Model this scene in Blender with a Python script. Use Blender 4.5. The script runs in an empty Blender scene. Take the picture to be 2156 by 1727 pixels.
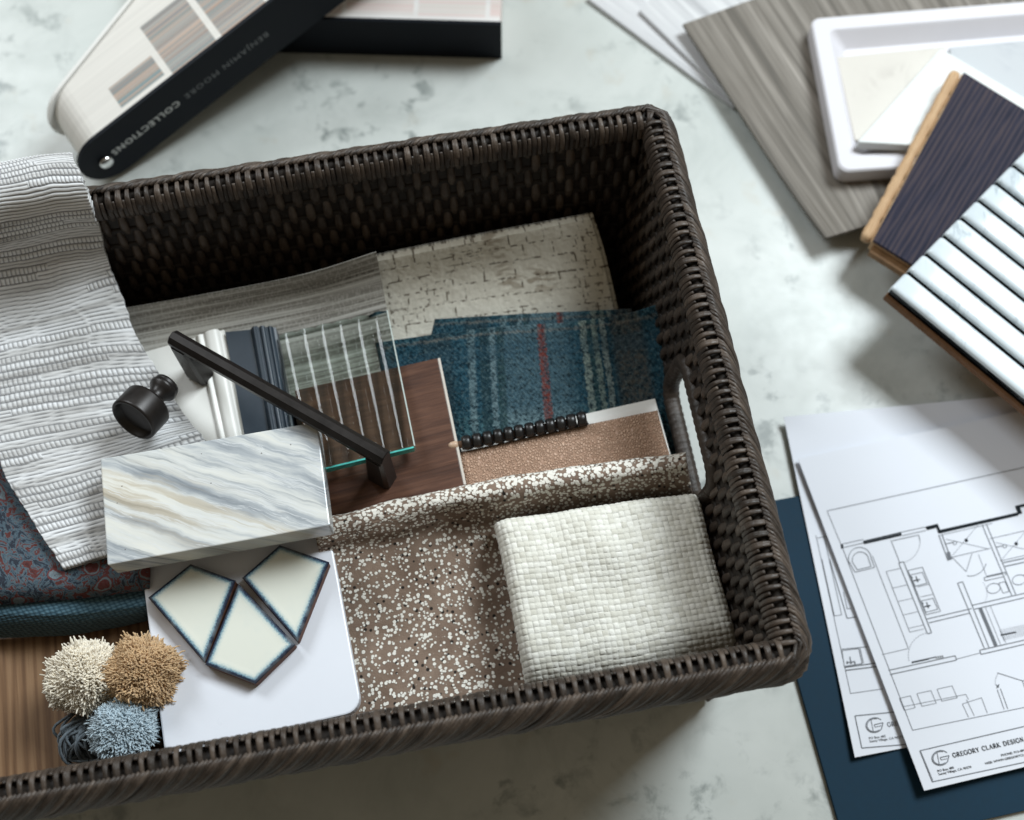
import bpy, bmesh, math, random
from mathutils import Vector, Matrix, noise as mn

random.seed(7)
SC = bpy.context.scene
COL = SC.collection
R = math.radians

# ------------------------------------------------------------------ camera
HC, PITCH, FPX = 0.64, 68.5, 2690.0          # camera height, tilt below the horizon, focal length in 2156-wide pixels
cam = bpy.data.cameras.new('camera')
cam.sensor_width = 36.0
cam.sensor_fit = 'HORIZONTAL'
cam.lens = 36.0 * FPX / 2156.0
cam.clip_start = 0.01
cam.clip_end = 50
camo = bpy.data.objects.new('camera', cam)
camo.location = (0, 0, HC)
camo.rotation_euler = (R(90 - PITCH), 0, 0)
COL.objects.link(camo)
SC.camera = camo
cam.dof.use_dof = True
cam.dof.focus_distance = 0.562
cam.dof.aperture_fstop = 6.6

# ------------------------------------------------------------------ light
W_ = bpy.data.worlds.new("World")
SC.world = W_
W_.use_nodes = True
bg = W_.node_tree.nodes['Background']
bg.inputs['Color'].default_value = (1.0, 0.86, 0.64, 1)
bg.inputs['Strength'].default_value = 0.20


def area(name, loc, target, sx, sy, energy, color):
    l = bpy.data.lights.new(name, 'AREA')
    l.shape = 'RECTANGLE'
    l.size, l.size_y, l.energy, l.color = sx, sy, energy, color
    o = bpy.data.objects.new(name, l)
    o.location = loc
    d = Vector(target) - Vector(loc)
    o.rotation_euler = d.to_track_quat('-Z', 'Y').to_euler()
    COL.objects.link(o)
    return o


area('window_light', (0.85, 1.02, 1.52), (0.0, 0.22, 0.05), 0.72, 0.62, 38.5, (0.87, 0.955, 1.0))
area('second_window_light', (-0.95, 1.10, 1.25), (0.0, 0.2, 0.05), 0.55, 0.60, 13.5, (0.88, 0.95, 1.0))

SC.view_settings.view_transform = 'Standard'
SC.view_settings.look = 'None'
SC.view_settings.exposure = 0.0
SC.view_settings.gamma = 1.0
SC.view_settings.use_curve_mapping = False
SC.cycles.max_bounces = 10
SC.cycles.transparent_max_bounces = 16
SC.cycles.caustics_reflective = False
SC.cycles.caustics_refractive = False

# ------------------------------------------------------------------ pixel -> point
CP, SP = math.cos(R(PITCH)), math.sin(R(PITCH))


def P(x, y, z=0.0):
    u = (x - 1078.0) / FPX
    v = (863.5 - y) / FPX
    d = Vector((u, CP + v * SP, -SP + v * CP))
    return Vector((0, 0, HC)) + d * ((HC - z) / -d.z)


# ------------------------------------------------------------------ object helpers
ORG = {}


def thing(name, label, cat, loc, group=None):
    o = bpy.data.objects.new(name, None)
    o.empty_display_size = 0.02
    o.location = loc
    COL.objects.link(o)
    ORG[o.name] = Vector(loc)
    o['label'] = label
    o['category'] = cat
    if group:
        o['group'] = group
    return o


def obj(name, V, F, mat, parent=None, uv=None, smooth=False, tag=None, flat_from=None):
    V = [Vector(v) for v in V]
    if parent is not None:
        org = ORG[parent.name]
    else:
        n = len(V)
        org = Vector((sum(v.x for v in V) / n, sum(v.y for v in V) / n, min(v.z for v in V)))
    me = bpy.data.meshes.new(name)
    me.from_pydata([v - org for v in V], [], F)
    if uv is not None:
        l = me.uv_layers.new(name='UVMap')
        vi = [0] * len(me.loops)
        me.loops.foreach_get('vertex_index', vi)
        flat = []
        for i in vi:
            flat.extend(uv[i])
        l.data.foreach_set('uv', flat)
    if smooth:
        fl = [True] * len(me.polygons)
        if flat_from is not None:
            for k in range(flat_from, len(fl)):
                fl[k] = False
        me.polygons.foreach_set('use_smooth', fl)
    me.materials.append(mat)
    me.update()
    o = bpy.data.objects.new(name, me)
    COL.objects.link(o)
    if parent is not None:
        o.parent = parent
    else:
        o.location = org
    ORG[o.name] = org
    if tag:
        for k, v in tag.items():
            o[k] = v
    return o


def T(label, cat, group=None, kind=None):
    d = {'label': label, 'category': cat}
    if group:
        d['group'] = group
    if kind:
        d['kind'] = kind
    return d


class MB:
    """collects shapes into one mesh"""

    def __init__(s):
        s.V, s.F, s.UV = [], [], []

    def add(s, V, F, UV=None):
        b = len(s.V)
        s.V += V
        s.F += [tuple(i + b for i in f) for f in F]
        s.UV += UV if UV else [(0, 0)] * len(V)

    def sweep(s, pts, ups, w, t, n=6, cap=True, uv0=0.0, power=1.0):
        """ribbon / tube: half-width w along tangent x up, half-thickness t along up (w,t may be lists)"""
        V, F, UV = [], [], []
        m = len(pts)
        L = 0.0
        for i in range(m):
            a = pts[max(0, i - 1)]
            b = pts[min(m - 1, i + 1)]
            tg = (b - a).normalized()
            up = ups[i] if isinstance(ups, list) else ups
            side = tg.cross(up).normalized()
            up2 = side.cross(tg).normalized()
            if i:
                L += (pts[i] - pts[i - 1]).length
            wi = w[i] if isinstance(w, list) else w
            ti = t[i] if isinstance(t, list) else t
            for k in range(n):
                q = 2 * math.pi * (k + .5) / n
                c, d = math.cos(q), math.sin(q)
                if power != 1.0:
                    c = math.copysign(abs(c) ** power, c)
                    d = math.copysign(abs(d) ** power, d)
                V.append(pts[i] + side * (c * wi) + up2 * (d * ti))
                UV.append((uv0 + k / n, L))
        for i in range(m - 1):
            for k in range(n):
                k2 = (k + 1) % n
                F.append((i * n + k, i * n + k2, (i + 1) * n + k2, (i + 1) * n + k))
        if cap:
            F.append(tuple(range(n - 1, -1, -1)))
            F.append(tuple((m - 1) * n + k for k in range(n)))
        s.add(V, F, UV)

    def build(s, name, mat, parent=None, smooth=True, tag=None):
        return obj(name, s.V, s.F, mat, parent, s.UV, smooth, tag)


def catmull(a, b, c, d, t):
    return 0.5 * ((2 * b) + (c - a) * t + (2 * a - 5 * b + 4 * c - d) * t * t + (3 * b - a - 3 * c + d) * t ** 3)


def crv(pts, t):
    """catmull-rom through pts, t in 0..1"""
    n = len(pts) - 1
    x = min(max(t, 0), 1) * n
    i = min(int(x), n - 1)
    f = x - i
    p0 = pts[i - 1] if i > 0 else pts[i] * 2 - pts[i + 1]
    p3 = pts[i + 2] if i + 2 <= n else pts[i + 1] * 2 - pts[i]
    return catmull(p0, pts[i], pts[i + 1], p3, f)


def patch(rows):
    W = [[P(*c) for c in r] for r in rows]

    def S(u, v):
        if len(W) == 2:
            a, b = crv(W[0], u), crv(W[1], u)
            return a.lerp(b, v)
        return crv([crv(r, u) for r in W], v)
    return S


def sheet(name, S, nu, nv, t, mat, parent=None, disp=None, uvs=None, hard=False, smooth=True, tag=None, tone=None):
    """thick sheet over S(u,v); u to the right, v towards the viewer; uv in metres; disp(u,v,U,V)->height"""
    G = [[S(i / nu, j / nv) for i in range(nu + 1)] for j in range(nv + 1)]
    if uvs is None:
        lu = sum((G[nv // 2][i + 1] - G[nv // 2][i]).length for i in range(nu))
        lv = sum((G[j + 1][nu // 2] - G[j][nu // 2]).length for j in range(nv))
        uvs = (lu, lv)
    top, bot, UV = [], [], []
    cu_, cv_ = [0.0], [0.0]
    for i in range(nu):
        cu_.append(cu_[-1] + (G[nv // 2][i + 1] - G[nv // 2][i]).length)
    for j in range(nv):
        cv_.append(cv_[-1] + (G[j + 1][nu // 2] - G[j][nu // 2]).length)
    cu_ = [x / cu_[-1] * uvs[0] for x in cu_]
    cv_ = [x / cv_[-1] * uvs[1] for x in cv_]
    for j in range(nv + 1):
        for i in range(nu + 1):
            du = G[j][min(nu, i + 1)] - G[j][max(0, i - 1)]
            dv = G[min(nv, j + 1)][i] - G[max(0, j - 1)][i]
            n = dv.cross(du)
            n = n.normalized() if n.length > 1e-12 else Vector((0, 0, 1))
            u, v = i / nu, j / nv
            h = disp(u, v, cu_[i], cv_[j]) if disp else 0.0
            top.append(G[j][i] + n * h)
            bot.append(G[j][i] - n * t)
            UV.append((cu_[i], cv_[j]))
    N = len(top)
    w = nu + 1
    F = []
    for j in range(nv):
        for i in range(nu):
            a = j * w + i
            F.append((a, a + w, a + w + 1, a + 1))
    for j in range(nv):
        for i in range(nu):
            a = N + j * w + i
            F.append((a, a + 1, a + w + 1, a + w))
    nb = len(F)
    ring = [i for i in range(nu)] + [nu + j * w for j in range(nv)] + \
           [nv * w + i for i in range(nu, 0, -1)] + [j * w for j in range(nv, 0, -1)]
    V = top + bot
    UV2 = UV + UV
    if hard:
        b = len(V)
        m = len(ring)
        V = V + [top[i] for i in ring] + [bot[i] for i in ring]
        UV2 = UV2 + [UV[i] for i in ring] * 2
        for k in range(m):
            k2 = (k + 1) % m
            F.append((b + k, b + k2, b + m + k2, b + m + k))
    else:
        m = len(ring)
        for k in range(m):
            i, i2 = ring[k], ring[(k + 1) % m]
            F.append((i, i2, N + i2, N + i))
    o = obj(name, V, F, mat, parent, UV2, smooth, tag, nb if hard else None)
    if tone:
        vals = [tone(x, y) for x, y in UV2]
        at = o.data.attributes.new('gap_tone', 'FLOAT', 'POINT')
        at.data.foreach_set('value', vals)
    return o


def round_poly(p2, radii, seg=6):
    out = []
    n = len(p2)
    for i in range(n):
        r = radii[i] if isinstance(radii, (list, tuple)) else radii
        a, b, c = p2[i - 1], p2[i], p2[(i + 1) % n]
        if r <= 0:
            out.append(b)
            continue
        d1 = (a - b).normalized()
        d2 = (c - b).normalized()
        an = d1.angle(d2)
        k = r / math.tan(an / 2)
        ce = b + (d1 + d2).normalized() * (r / math.sin(an / 2))
        s, e = b + d1 * k, b + d2 * k
        a0 = math.atan2(s.y - ce.y, s.x - ce.x)
        a1 = math.atan2(e.y - ce.y, e.x - ce.x)
        da = (a1 - a0 + math.pi) % (2 * math.pi) - math.pi
        for q in range(seg + 1):
            an2 = a0 + da * q / seg
            out.append(ce + Vector((math.cos(an2), math.sin(an2))) * r)
    return out


def slab(name, corners, t, mat, bevel=0.0006, radius=0, parent=None, tag=None, smooth=False, uvrot=0.0):
    """flat slab whose top outline is `corners` (any order), thickness t downwards; returns obj"""
    c = [Vector(v) for v in corners]
    o = c[0]
    ex = (c[1] - c[0]).normalized()
    nz = ex.cross(c[-1] - c[0]).normalized()
    if nz.z < 0:
        c = [c[0]] + c[:0:-1]
        ex = (c[1] - c[0]).normalized()
        nz = ex.cross(c[-1] - c[0]).normalized()
    ey = nz.cross(ex)
    p2 = [Vector(((v - o).dot(ex), (v - o).dot(ey))) for v in c]
    q = round_poly(p2, radius)
    n = len(q)

    def inset(d):
        out = []
        for i in range(n):
            e1 = (q[i] - q[i - 1])
            e2 = (q[(i + 1) % n] - q[i])
            n1 = Vector((-e1.y, e1.x)).normalized() if e1.length > 1e-9 else Vector((0, 0))
            n2 = Vector((-e2.y, e2.x)).normalized() if e2.length > 1e-9 else Vector((0, 0))
            m = n1 + n2
            m = m.normalized() if m.length > 1e-6 else n1
            k = max(0.35, m.dot(n1)) if n1.length > 0 else 1
            out.append(q[i] + m * (d / k))
        return out
    if bevel > 0:
        rings = [(inset(bevel), 0), (inset(bevel * .3), bevel * .3), (q, bevel), (q, t - bevel), (inset(bevel), t)]
    else:
        rings = [(q, 0), (q, t)]
    V, F, UV = [], [], []
    cr, sr = math.cos(uvrot), math.sin(uvrot)
    for pr, dz in rings:
        for w in pr:
            V.append(o + ex * w.x + ey * w.y - nz * dz)
            x, y = w.x, w.y - dz * .7
            UV.append((x * cr - y * sr, x * sr + y * cr))
    F.append(tuple(range(n)))
    for k in range(len(rings) - 1):
        for i in range(n):
            i2 = (i + 1) % n
            F.append((k * n + i, (k + 1) * n + i, (k + 1) * n + i2, k * n + i2))
    F.append(tuple((len(rings) - 1) * n + i for i in range(n - 1, -1, -1)))
    return obj(name, V, F, mat, parent, UV, smooth, tag)


def Q(pts, z):
    return [P(p[0], p[1], p[2] if len(p) > 2 else z) for p in pts]


def lathe(mb, origin, axis, prof, n=32):
    """prof list of (r, x along axis)"""
    ax = Vector(axis).normalized()
    s = ax.orthogonal().normalized()
    t = ax.cross(s)
    V, F = [], []
    for r, x in prof:
        for k in range(n):
            a = 2 * math.pi * k / n
            V.append(origin + ax * x + (s * math.cos(a) + t * math.sin(a)) * r)
    for i in range(len(prof) - 1):
        for k in range(n):
            k2 = (k + 1) % n
            F.append((i * n + k, i * n + k2, (i + 1) * n + k2, (i + 1) * n + k))
    F.append(tuple(range(n - 1, -1, -1)))
    F.append(tuple((len(prof) - 1) * n + k for k in range(n)))
    mb.add(V, F)


def text_polys(s, size=1.0, spacing=1.0, bold=0.0):
    cu = bpy.data.curves.new('lettering', 'FONT')
    cu.body = s
    cu.size = size
    cu.space_character = spacing
    cu.offset = bold
    cu.resolution_u = 2
    to = bpy.data.objects.new('lettering', cu)
    COL.objects.link(to)
    dg = bpy.context.evaluated_depsgraph_get()
    me = to.evaluated_get(dg).to_mesh()
    V = [v.co.copy() for v in me.vertices]
    F = [tuple(p.vertices) for p in me.polygons]
    to.evaluated_get(dg).to_mesh_clear()
    bpy.data.objects.remove(to)
    bpy.data.curves.remove(cu)
    return V, F


# ------------------------------------------------------------------ material helpers
class Mat:
    def __init__(s, name, rough=0.5, spec=0.5):
        s.m = bpy.data.materials.new(name)
        s.m.use_nodes = True
        s.nt = s.m.node_tree
        s.b = s.nt.nodes['Principled BSDF']
        s.b.inputs['Roughness'].default_value = rough
        s.b.inputs['Specular IOR Level'].default_value = spec

    def n(s, typ, **kw):
        nd = s.nt.nodes.new(typ)
        for k, v in kw.items():
            setattr(nd, k, v)
        return nd

    def link(s, a, b):
        s.nt.links.new(a, b)

    def put(s, sock, v):
        if isinstance(v, bpy.types.NodeSocket):
            s.link(v, sock)
        elif isinstance(v, (tuple, list)) and len(v) == 3 and sock.type == 'RGBA':
            sock.default_value = (*v, 1)
        else:
            sock.default_value = v

    def uv(s):
        return s.n('ShaderNodeTexCoord').outputs['UV']

    def obj(s):
        return s.n('ShaderNodeTexCoord').outputs['Object']

    def map(s, vec, scale=(1, 1, 1), rot=(0, 0, 0), loc=(0, 0, 0)):
        nd = s.n('ShaderNodeMapping')
        s.link(vec, nd.inputs['Vector'])
        nd.inputs['Scale'].default_value = scale
        nd.inputs['Rotation'].default_value = rot
        nd.inputs['Location'].default_value = loc
        return nd.outputs['Vector']

    def noise(s, vec, scale, detail=3, rough=0.5, dist=0.0):
        nd = s.n('ShaderNodeTexNoise')
        s.link(vec, nd.inputs['Vector'])
        nd.inputs['Scale'].default_value = scale
        nd.inputs['Detail'].default_value = detail
        nd.inputs['Roughness'].default_value = rough
        nd.inputs['Distortion'].default_value = dist
        return nd.outputs['Fac']

    def noisec(s, vec, scale, detail=2):
        nd = s.n('ShaderNodeTexNoise')
        s.link(vec, nd.inputs['Vector'])
        nd.inputs['Scale'].default_value = scale
        nd.inputs['Detail'].default_value = detail
        return nd.outputs['Color']

    def vor(s, vec, scale, feature='F1', out='Distance', rand=1.0):
        nd = s.n('ShaderNodeTexVoronoi', feature=feature)
        s.link(vec, nd.inputs['Vector'])
        nd.inputs['Scale'].default_value = scale
        nd.inputs['Randomness'].default_value = rand
        return nd.outputs[out]

    def white(s, vec):
        nd = s.n('ShaderNodeTexWhiteNoise')
        s.link(vec, nd.inputs['Vector'])
        return nd.outputs['Value']

    def wave(s, vec, scale, dist=0, detail=2, dscale=1, dirn='X', prof='SIN'):
        nd = s.n('ShaderNodeTexWave', bands_direction=dirn, wave_profile=prof)
        s.link(vec, nd.inputs['Vector'])
        nd.inputs['Scale'].default_value = scale
        nd.inputs['Distortion'].default_value = dist
        nd.inputs['Detail'].default_value = detail
        nd.inputs['Detail Scale'].default_value = dscale
        return nd.outputs['Fac']

    def ramp(s, fac, stops, interp='LINEAR'):
        nd = s.n('ShaderNodeValToRGB')
        nd.color_ramp.interpolation = interp
        el = nd.color_ramp.elements
        while len(el) < len(stops):
            el.new(0.5)
        for e, (p, c) in zip(el, stops):
            e.position = p
            e.color = (*c, 1) if isinstance(c, (tuple, list)) else (c, c, c, 1)
        s.link(fac, nd.inputs['Fac'])
        return nd.outputs['Color']

    def mix(s, fac, a, b, mode='MIX'):
        nd = s.n('ShaderNodeMix', data_type='RGBA', blend_type=mode)
        s.put(nd.inputs[0], fac)
        s.put(nd.inputs[6], a)
        s.put(nd.inputs[7], b)
        return nd.outputs[2]

    def math(s, op, a, b=0.0, c=0.0):
        nd = s.n('ShaderNodeMath', operation=op)
        s.put(nd.inputs[0], a)
        s.put(nd.inputs[1], b)
        s.put(nd.inputs[2], c)
        return nd.outputs[0]

    def sep(s, vec):
        nd = s.n('ShaderNodeSeparateXYZ')
        s.link(vec, nd.inputs[0])
        return nd.outputs['X'], nd.outputs['Y'], nd.outputs['Z']

    def comb(s, x, y=0.0, z=0.0):
        nd = s.n('ShaderNodeCombineXYZ')
        s.put(nd.inputs[0], x)
        s.put(nd.inputs[1], y)
        s.put(nd.inputs[2], z)
        return nd.outputs[0]

    def band(s, x, c, w, soft=0.15):
        """1 inside |x-c|<w"""
        d = s.math('ABSOLUTE', s.math('SUBTRACT', x, c))
        nd = s.n('ShaderNodeMapRange', interpolation_type='SMOOTHSTEP')
        s.link(d, nd.inputs[0])
        nd.inputs[1].default_value = w * (1 + soft)
        nd.inputs[2].default_value = w * (1 - soft)
        return nd.outputs[0]

    def step(s, x, lo, hi):
        nd = s.n('ShaderNodeMapRange', interpolation_type='SMOOTHSTEP')
        s.link(x, nd.inputs[0])
        nd.inputs[1].default_value = lo
        nd.inputs[2].default_value = hi
        return nd.outputs[0]

    def color(s, v):
        s.put(s.b.inputs['Base Color'], v)
        return s

    def rough(s, v):
        s.put(s.b.inputs['Roughness'], v)
        return s

    def bump(s, h, dist=0.001, strength=1.0):
        nd = s.n('ShaderNodeBump')
        s.link(h, nd.inputs['Height'])
        nd.inputs['Distance'].default_value = dist
        nd.inputs['Strength'].default_value = strength
        s.link(nd.outputs['Normal'], s.b.inputs['Normal'])
        return s

    def sheen(s, w, r=0.4, tint=(1, 1, 1)):
        s.b.inputs['Sheen Weight'].default_value = w
        s.b.inputs['Sheen Roughness'].default_value = r
        s.b.inputs['Sheen Tint'].default_value = (*tint, 1)
        return s


def plain(name, c, rough=0.5, spec=0.5, metallic=0.0, var=0.06, scale=60, bump=0.0):
    m = Mat(name, rough, spec)
    f = m.noise(m.obj(), scale, 4, .6)
    m.color(m.ramp(f, [(0.25, tuple(x * (1 - var) for x in c)), (0.75, tuple(min(1, x * (1 + var)) for x in c))]))
    m.rough(m.math('ADD', m.math('MULTIPLY', f, .16), rough - .08))
    m.b.inputs['Metallic'].default_value = metallic
    if bump:
        m.bump(m.noise(m.obj(), scale * 12, 3), bump)
    return m.m


# marble counter
m = Mat('marble_counter', 0.32, 0.4)
o_ = m.obj()
big = m.noise(o_, 7, 5, .6, .6)
base = m.ramp(big, [(0.3, (0.47, 0.50, 0.475)), (0.5, (0.55, 0.575, 0.55)), (0.7, (0.62, 0.64, 0.615))])
spk = m.step(m.noise(o_, 62, 4, .62, .3), .52, .68)
clu = m.step(m.noise(o_, 13, 3, .6), .44, .64)
base = m.mix(m.math('MULTIPLY', m.math('MULTIPLY', spk, clu), .95), base, (0.24, 0.265, 0.255))
rust = m.math('MULTIPLY', m.step(m.noise(m.map(o_, loc=(3, 1, 0)), 40, 3), .62, .76), .35)
base = m.mix(rust, base, (0.46, 0.40, 0.31))
mott = m.math('MULTIPLY', m.step(m.noise(m.map(o_, loc=(7, 4, 0)), 20, 6, .7, .6), .47, .68), .42)
base = m.mix(mott, base, (0.39, 0.42, 0.40))
m.color(base)
m.rough(m.math('ADD', m.math('MULTIPLY', m.noise(o_, 120, 2), .2), .24))
MARBLE_TOP = m.m

# wicker
m = Mat('dark_wicker', 0.5, 0.45)
f = m.noise(m.obj(), 130, 4, .6)
wu, wv_, _z = m.sep(m.uv())
strand = m.white(m.comb(m.math('FLOOR', wu), 3.0))
fib = m.noise(m.map(m.uv(), (9, 90, 1)), 1.0, 3)
g = m.noise(m.obj(), 900, 2)
val = m.math('ADD', m.math('MULTIPLY', f, .5), m.math('ADD', m.math('MULTIPLY', strand, .28), m.math('MULTIPLY', fib, .24)))
m.color(m.ramp(val, [(0.30, (0.019, 0.0135, 0.010)), (0.5, (0.047, 0.034, 0.026)), (0.74, (0.115, 0.086, 0.066))]))
m.rough(m.math('ADD', m.math('MULTIPLY', g, .3), .34))
m.bump(m.math('ADD', g, fib), .0003, .6)
WICKER = m.m
m = Mat('wicker_core', 0.6, 0.3)
m.color(m.ramp(m.noise(m.obj(), 200, 2), [(0.3, (0.012, 0.009, 0.007)), (0.7, (0.025, 0.018, 0.014))]))
CORE = m.m

# knit cloth
m = Mat('grey_white_knit', 0.85, 0.2)
uv = m.uv()
st = m.noise(m.map(uv, (10, 150, 1)), 1.0, 4, .6, .4)
fine = m.noise(m.map(uv, (300, 900, 1)), 1.0, 3)
c = m.ramp(st, [(0.32, (0.33, 0.32, 0.31)), (0.48, (0.62, 0.62, 0.62)), (0.62, (0.78, 0.79, 0.81))])
c = m.mix(m.math('MULTIPLY', m.step(fine, .35, .7), .25), c, (0.82, 0.82, 0.82))
at = m.n('ShaderNodeAttribute')
at.attribute_name = 'gap_tone'
c = m.mix(m.math('MULTIPLY', at.outputs['Fac'], .92), c, (0.13, 0.13, 0.135))
m.color(c)
m.bump(fine, .0004, .5)
m.sheen(.25, .5)
KNIT = m.m

# white basket weave
m = Mat('white_basketweave', 0.8, 0.25)
uv = m.uv()
ux, uy, _z = m.sep(uv)
cell = m.white(m.comb(m.math('FLOOR', m.math('MULTIPLY', ux, 1 / .0027)), m.math('FLOOR', m.math('MULTIPLY', uy, 1 / .0023))))
c = m.ramp(cell, [(0.0, (0.66, 0.64, 0.56)), (0.5, (0.77, 0.755, 0.68)), (1.0, (0.84, 0.825, 0.76))])
at = m.n('ShaderNodeAttribute')
at.attribute_name = 'gap_tone'
fib = m.noise(m.map(uv, (900, 2600, 1)), 1.0, 2)
c = m.mix(m.math('MULTIPLY', m.step(fib, .5, .75), .3), c, (0.50, 0.49, 0.44))
c = m.mix(m.math('MULTIPLY', at.outputs['Fac'], .75), c, (0.25, 0.245, 0.21))  # darkens the gaps of the weave, groove shade put into the colour
m.color(c)
m.bump(m.noise(m.map(uv, (1500, 1500, 1)), 1.0, 3), .0003, .5)
m.sheen(.2, .5)
WEAVE = m.m

# speckled brown fabric
def speck(name):
    m = Mat(name, 0.8, 0.25)
    uv = m.uv()
    d = m.vor(m.map(uv, (1, 1, 1)), 590)
    pick = m.vor(m.map(uv, (1, 1, 1)), 590, out='Color')
    px_, py_, pz_ = m.sep(pick)
    dens = m.math('ADD', m.math('MULTIPLY', m.noise(uv, 28, 3), 1.2), m.math('ADD', .17, m.math('MULTIPLY', m.band(m.sep(uv)[1], .0125, .0105, .8), 1.3)))  # denser, larger dots on the fold paint its white glare into the colour
    crest_glare = m.band(m.sep(uv)[1], .0125, .0105, .8)
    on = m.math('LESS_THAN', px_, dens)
    size = m.math('ADD', m.math('ADD', m.math('MULTIPLY', py_, .26), .28), m.math('MULTIPLY', crest_glare, .16))
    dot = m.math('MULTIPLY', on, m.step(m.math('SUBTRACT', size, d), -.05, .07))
    d2 = m.vor(m.map(uv, loc=(5, 3, 0)), 430)
    pk2 = m.sep(m.vor(m.map(uv, loc=(5, 3, 0)), 430, out='Color'))[0]
    blk = m.math('MULTIPLY', m.math('LESS_THAN', pk2, .22), m.step(m.math('SUBTRACT', .34, d2), -.04, .06))
    n = m.noise(uv, 60, 4, .6)
    c = m.ramp(n, [(0.3, (0.165, 0.112, 0.082)), (0.7, (0.275, 0.20, 0.152))])
    c = m.mix(blk, c, (0.018, 0.014, 0.012))
    c = m.mix(dot, c, (0.80, 0.77, 0.70))
    m.color(c)
    h = m.math('ADD', m.math('MULTIPLY', dot, 1.0), m.math('MULTIPLY', m.noise(uv, 1200, 2), .6))
    m.bump(h, .0005, .7)
    m.sheen(.9, .3, (1, .96, .9))
    return m.m
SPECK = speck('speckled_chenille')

# taupe grasscloth
m = Mat('taupe_grasscloth', 0.75, 0.25)
uv = m.uv()
ux, uy, _z = m.sep(uv)
row = m.noise(m.map(uv, (6, 420, 1)), 1.0, 3, .7)
bandn = m.noise(m.map(uv, (1.5, 60, 1)), 1.0, 3, .6)
c = m.ramp(row, [(0.34, (0.085, 0.078, 0.066)), (0.47, (0.27, 0.255, 0.225)), (0.62, (0.60, 0.585, 0.54))])
c = m.mix(m.step(bandn, .35, .65), m.mix(.45, c, (0.15, 0.14, 0.12)), c)
c = m.mix(m.math('MULTIPLY', m.step(m.noise(m.map(uv, (900, 420, 1)), 1.0, 1), .5, .6), .3), c, (0.52, 0.5, 0.46))
m.color(c)
m.bump(row, .0006, .8)
TAUPE = m.m

# cream carpet with engraved maze lines
m = Mat('cream_loop_carpet', 0.9, 0.15)
uv = m.uv()
def br(sc, off, mort):
    nd = m.n('ShaderNodeTexBrick')
    wob = m.mix(.0005, uv, m.noisec(uv, 500), 'ADD')
    m.link(m.map(wob, (sc, sc, 1), loc=off), nd.inputs['Vector'])
    nd.inputs['Scale'].default_value = 1.0
    nd.inputs['Mortar Size'].default_value = mort
    nd.inputs['Mortar Smooth'].default_value = .3
    nd.inputs['Brick Width'].default_value = .62
    nd.inputs['Row Height'].default_value = .32
    nd.offset = .37
    nd.squash = .6
    nd.squash_frequency = 3
    return nd.outputs['Fac']
ln = m.math('MAXIMUM', br(38, (0, 0, 0), .020), m.math('MULTIPLY', br(85, (.3, .1, 0), .03), m.step(m.noise(uv, 30, 2), .5, .56)))
ln = m.math('MULTIPLY', ln, m.step(m.noise(m.map(uv, (330, 330, 1)), 1.0, 2), .46, .58))
patchn = m.step(m.noise(m.map(uv, loc=(2, 2, 0)), 24, 2), .52, .64)
mx, my, mz = m.sep(uv)
chk = m.math('MULTIPLY', m.step(m.noise(m.map(uv, (130, 420, 1)), 1.0, 1), .45, .58), m.math('MULTIPLY', patchn, .6))
c = m.ramp(m.noise(uv, 300, 4, .65), [(0.3, (0.62, 0.585, 0.50)), (0.7, (0.74, 0.71, 0.62))])
c = m.mix(chk, c, (0.22, 0.16, 0.10))
c = m.mix(m.math('MULTIPLY', ln, .85), c, (0.10, 0.075, 0.05))
m.color(c)
hh = m.math('SUBTRACT', m.noise(uv, 800, 3, .7), m.math('MULTIPLY', ln, .35))
m.bump(hh, .0004, .6)
m.sheen(.2, .5)
CARPET = m.m

# plaid wool (uv in metres, sheet about .125 wide)
m = Mat('blue_plaid_wool', 0.9, 0.15)
uv = m.uv()
wob = m.mix(.0030, uv, m.noisec(uv, 700, 3), 'ADD')
ux, uy, _z = m.sep(wob)
fuzz = m.noise(uv, 420, 5, .85)
tw = m.wave(m.map(uv, (1, 1, 1), (0, 0, R(40))), 210, 3, 2, 3)
base = m.ramp(fuzz, [(0.42, (0.001, 0.010, 0.016)), (0.5, (0.006, 0.042, 0.062)), (0.58, (0.06, 0.14, 0.16))])
PW = .125
def stripe(c, x, cx, w, colr, k, soft=.2):
    return m.mix(m.math('MULTIPLY', m.math('MULTIPLY', m.band(x, cx * PW, w * PW, soft), k), m.step(fuzz, .38, .58)), c, colr)
c = base
c = stripe(c, ux, .535, .125, (0.17, 0.24, 0.26), .7, .3)
c = stripe(c, uy, .17, .15, (0.008, 0.045, 0.075), .75, .2)
c = stripe(c, ux, .20, .05, (0.02, 0.028, 0.03), .6)
c = stripe(c, ux, .36, .017, (0.012, 0.03, 0.035), .9)
c = stripe(c, ux, .315, .012, (0.22, 0.30, 0.31), .5)
c = stripe(c, ux, .388, .010, (0.24, 0.32, 0.33), .5)
c = stripe(c, ux, .415, .013, (0.012, 0.035, 0.035), .9)
c = stripe(c, ux, .715, .012, (0.33, 0.38, 0.31), .62)
c = stripe(c, ux, .755, .010, (0.30, 0.36, 0.29), .6)
c = stripe(c, ux, .785, .010, (0.33, 0.38, 0.34), .6)
c = stripe(c, ux, .735, .008, (0.02, 0.05, 0.045), .8)
c = stripe(c, ux, .87, .055, (0.085, 0.072, 0.055), .85, .3)
c = stripe(c, uy, .10, .028, (0.02, 0.06, 0.09), .5)
c = stripe(c, uy, .035, .005, (0.20, 0.18, 0.15), .5)
c = stripe(c, uy, .78, .10, (0.02, 0.06, 0.09), .55, .3)
c = stripe(c, ux, .565, .0145, (0.14, 0.026, 0.016), 1.0, .15)
c = m.mix(m.math('MULTIPLY', tw, .16), c, m.mix(.5, c, (0.01, 0.02, 0.03)))
m.color(c)
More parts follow.
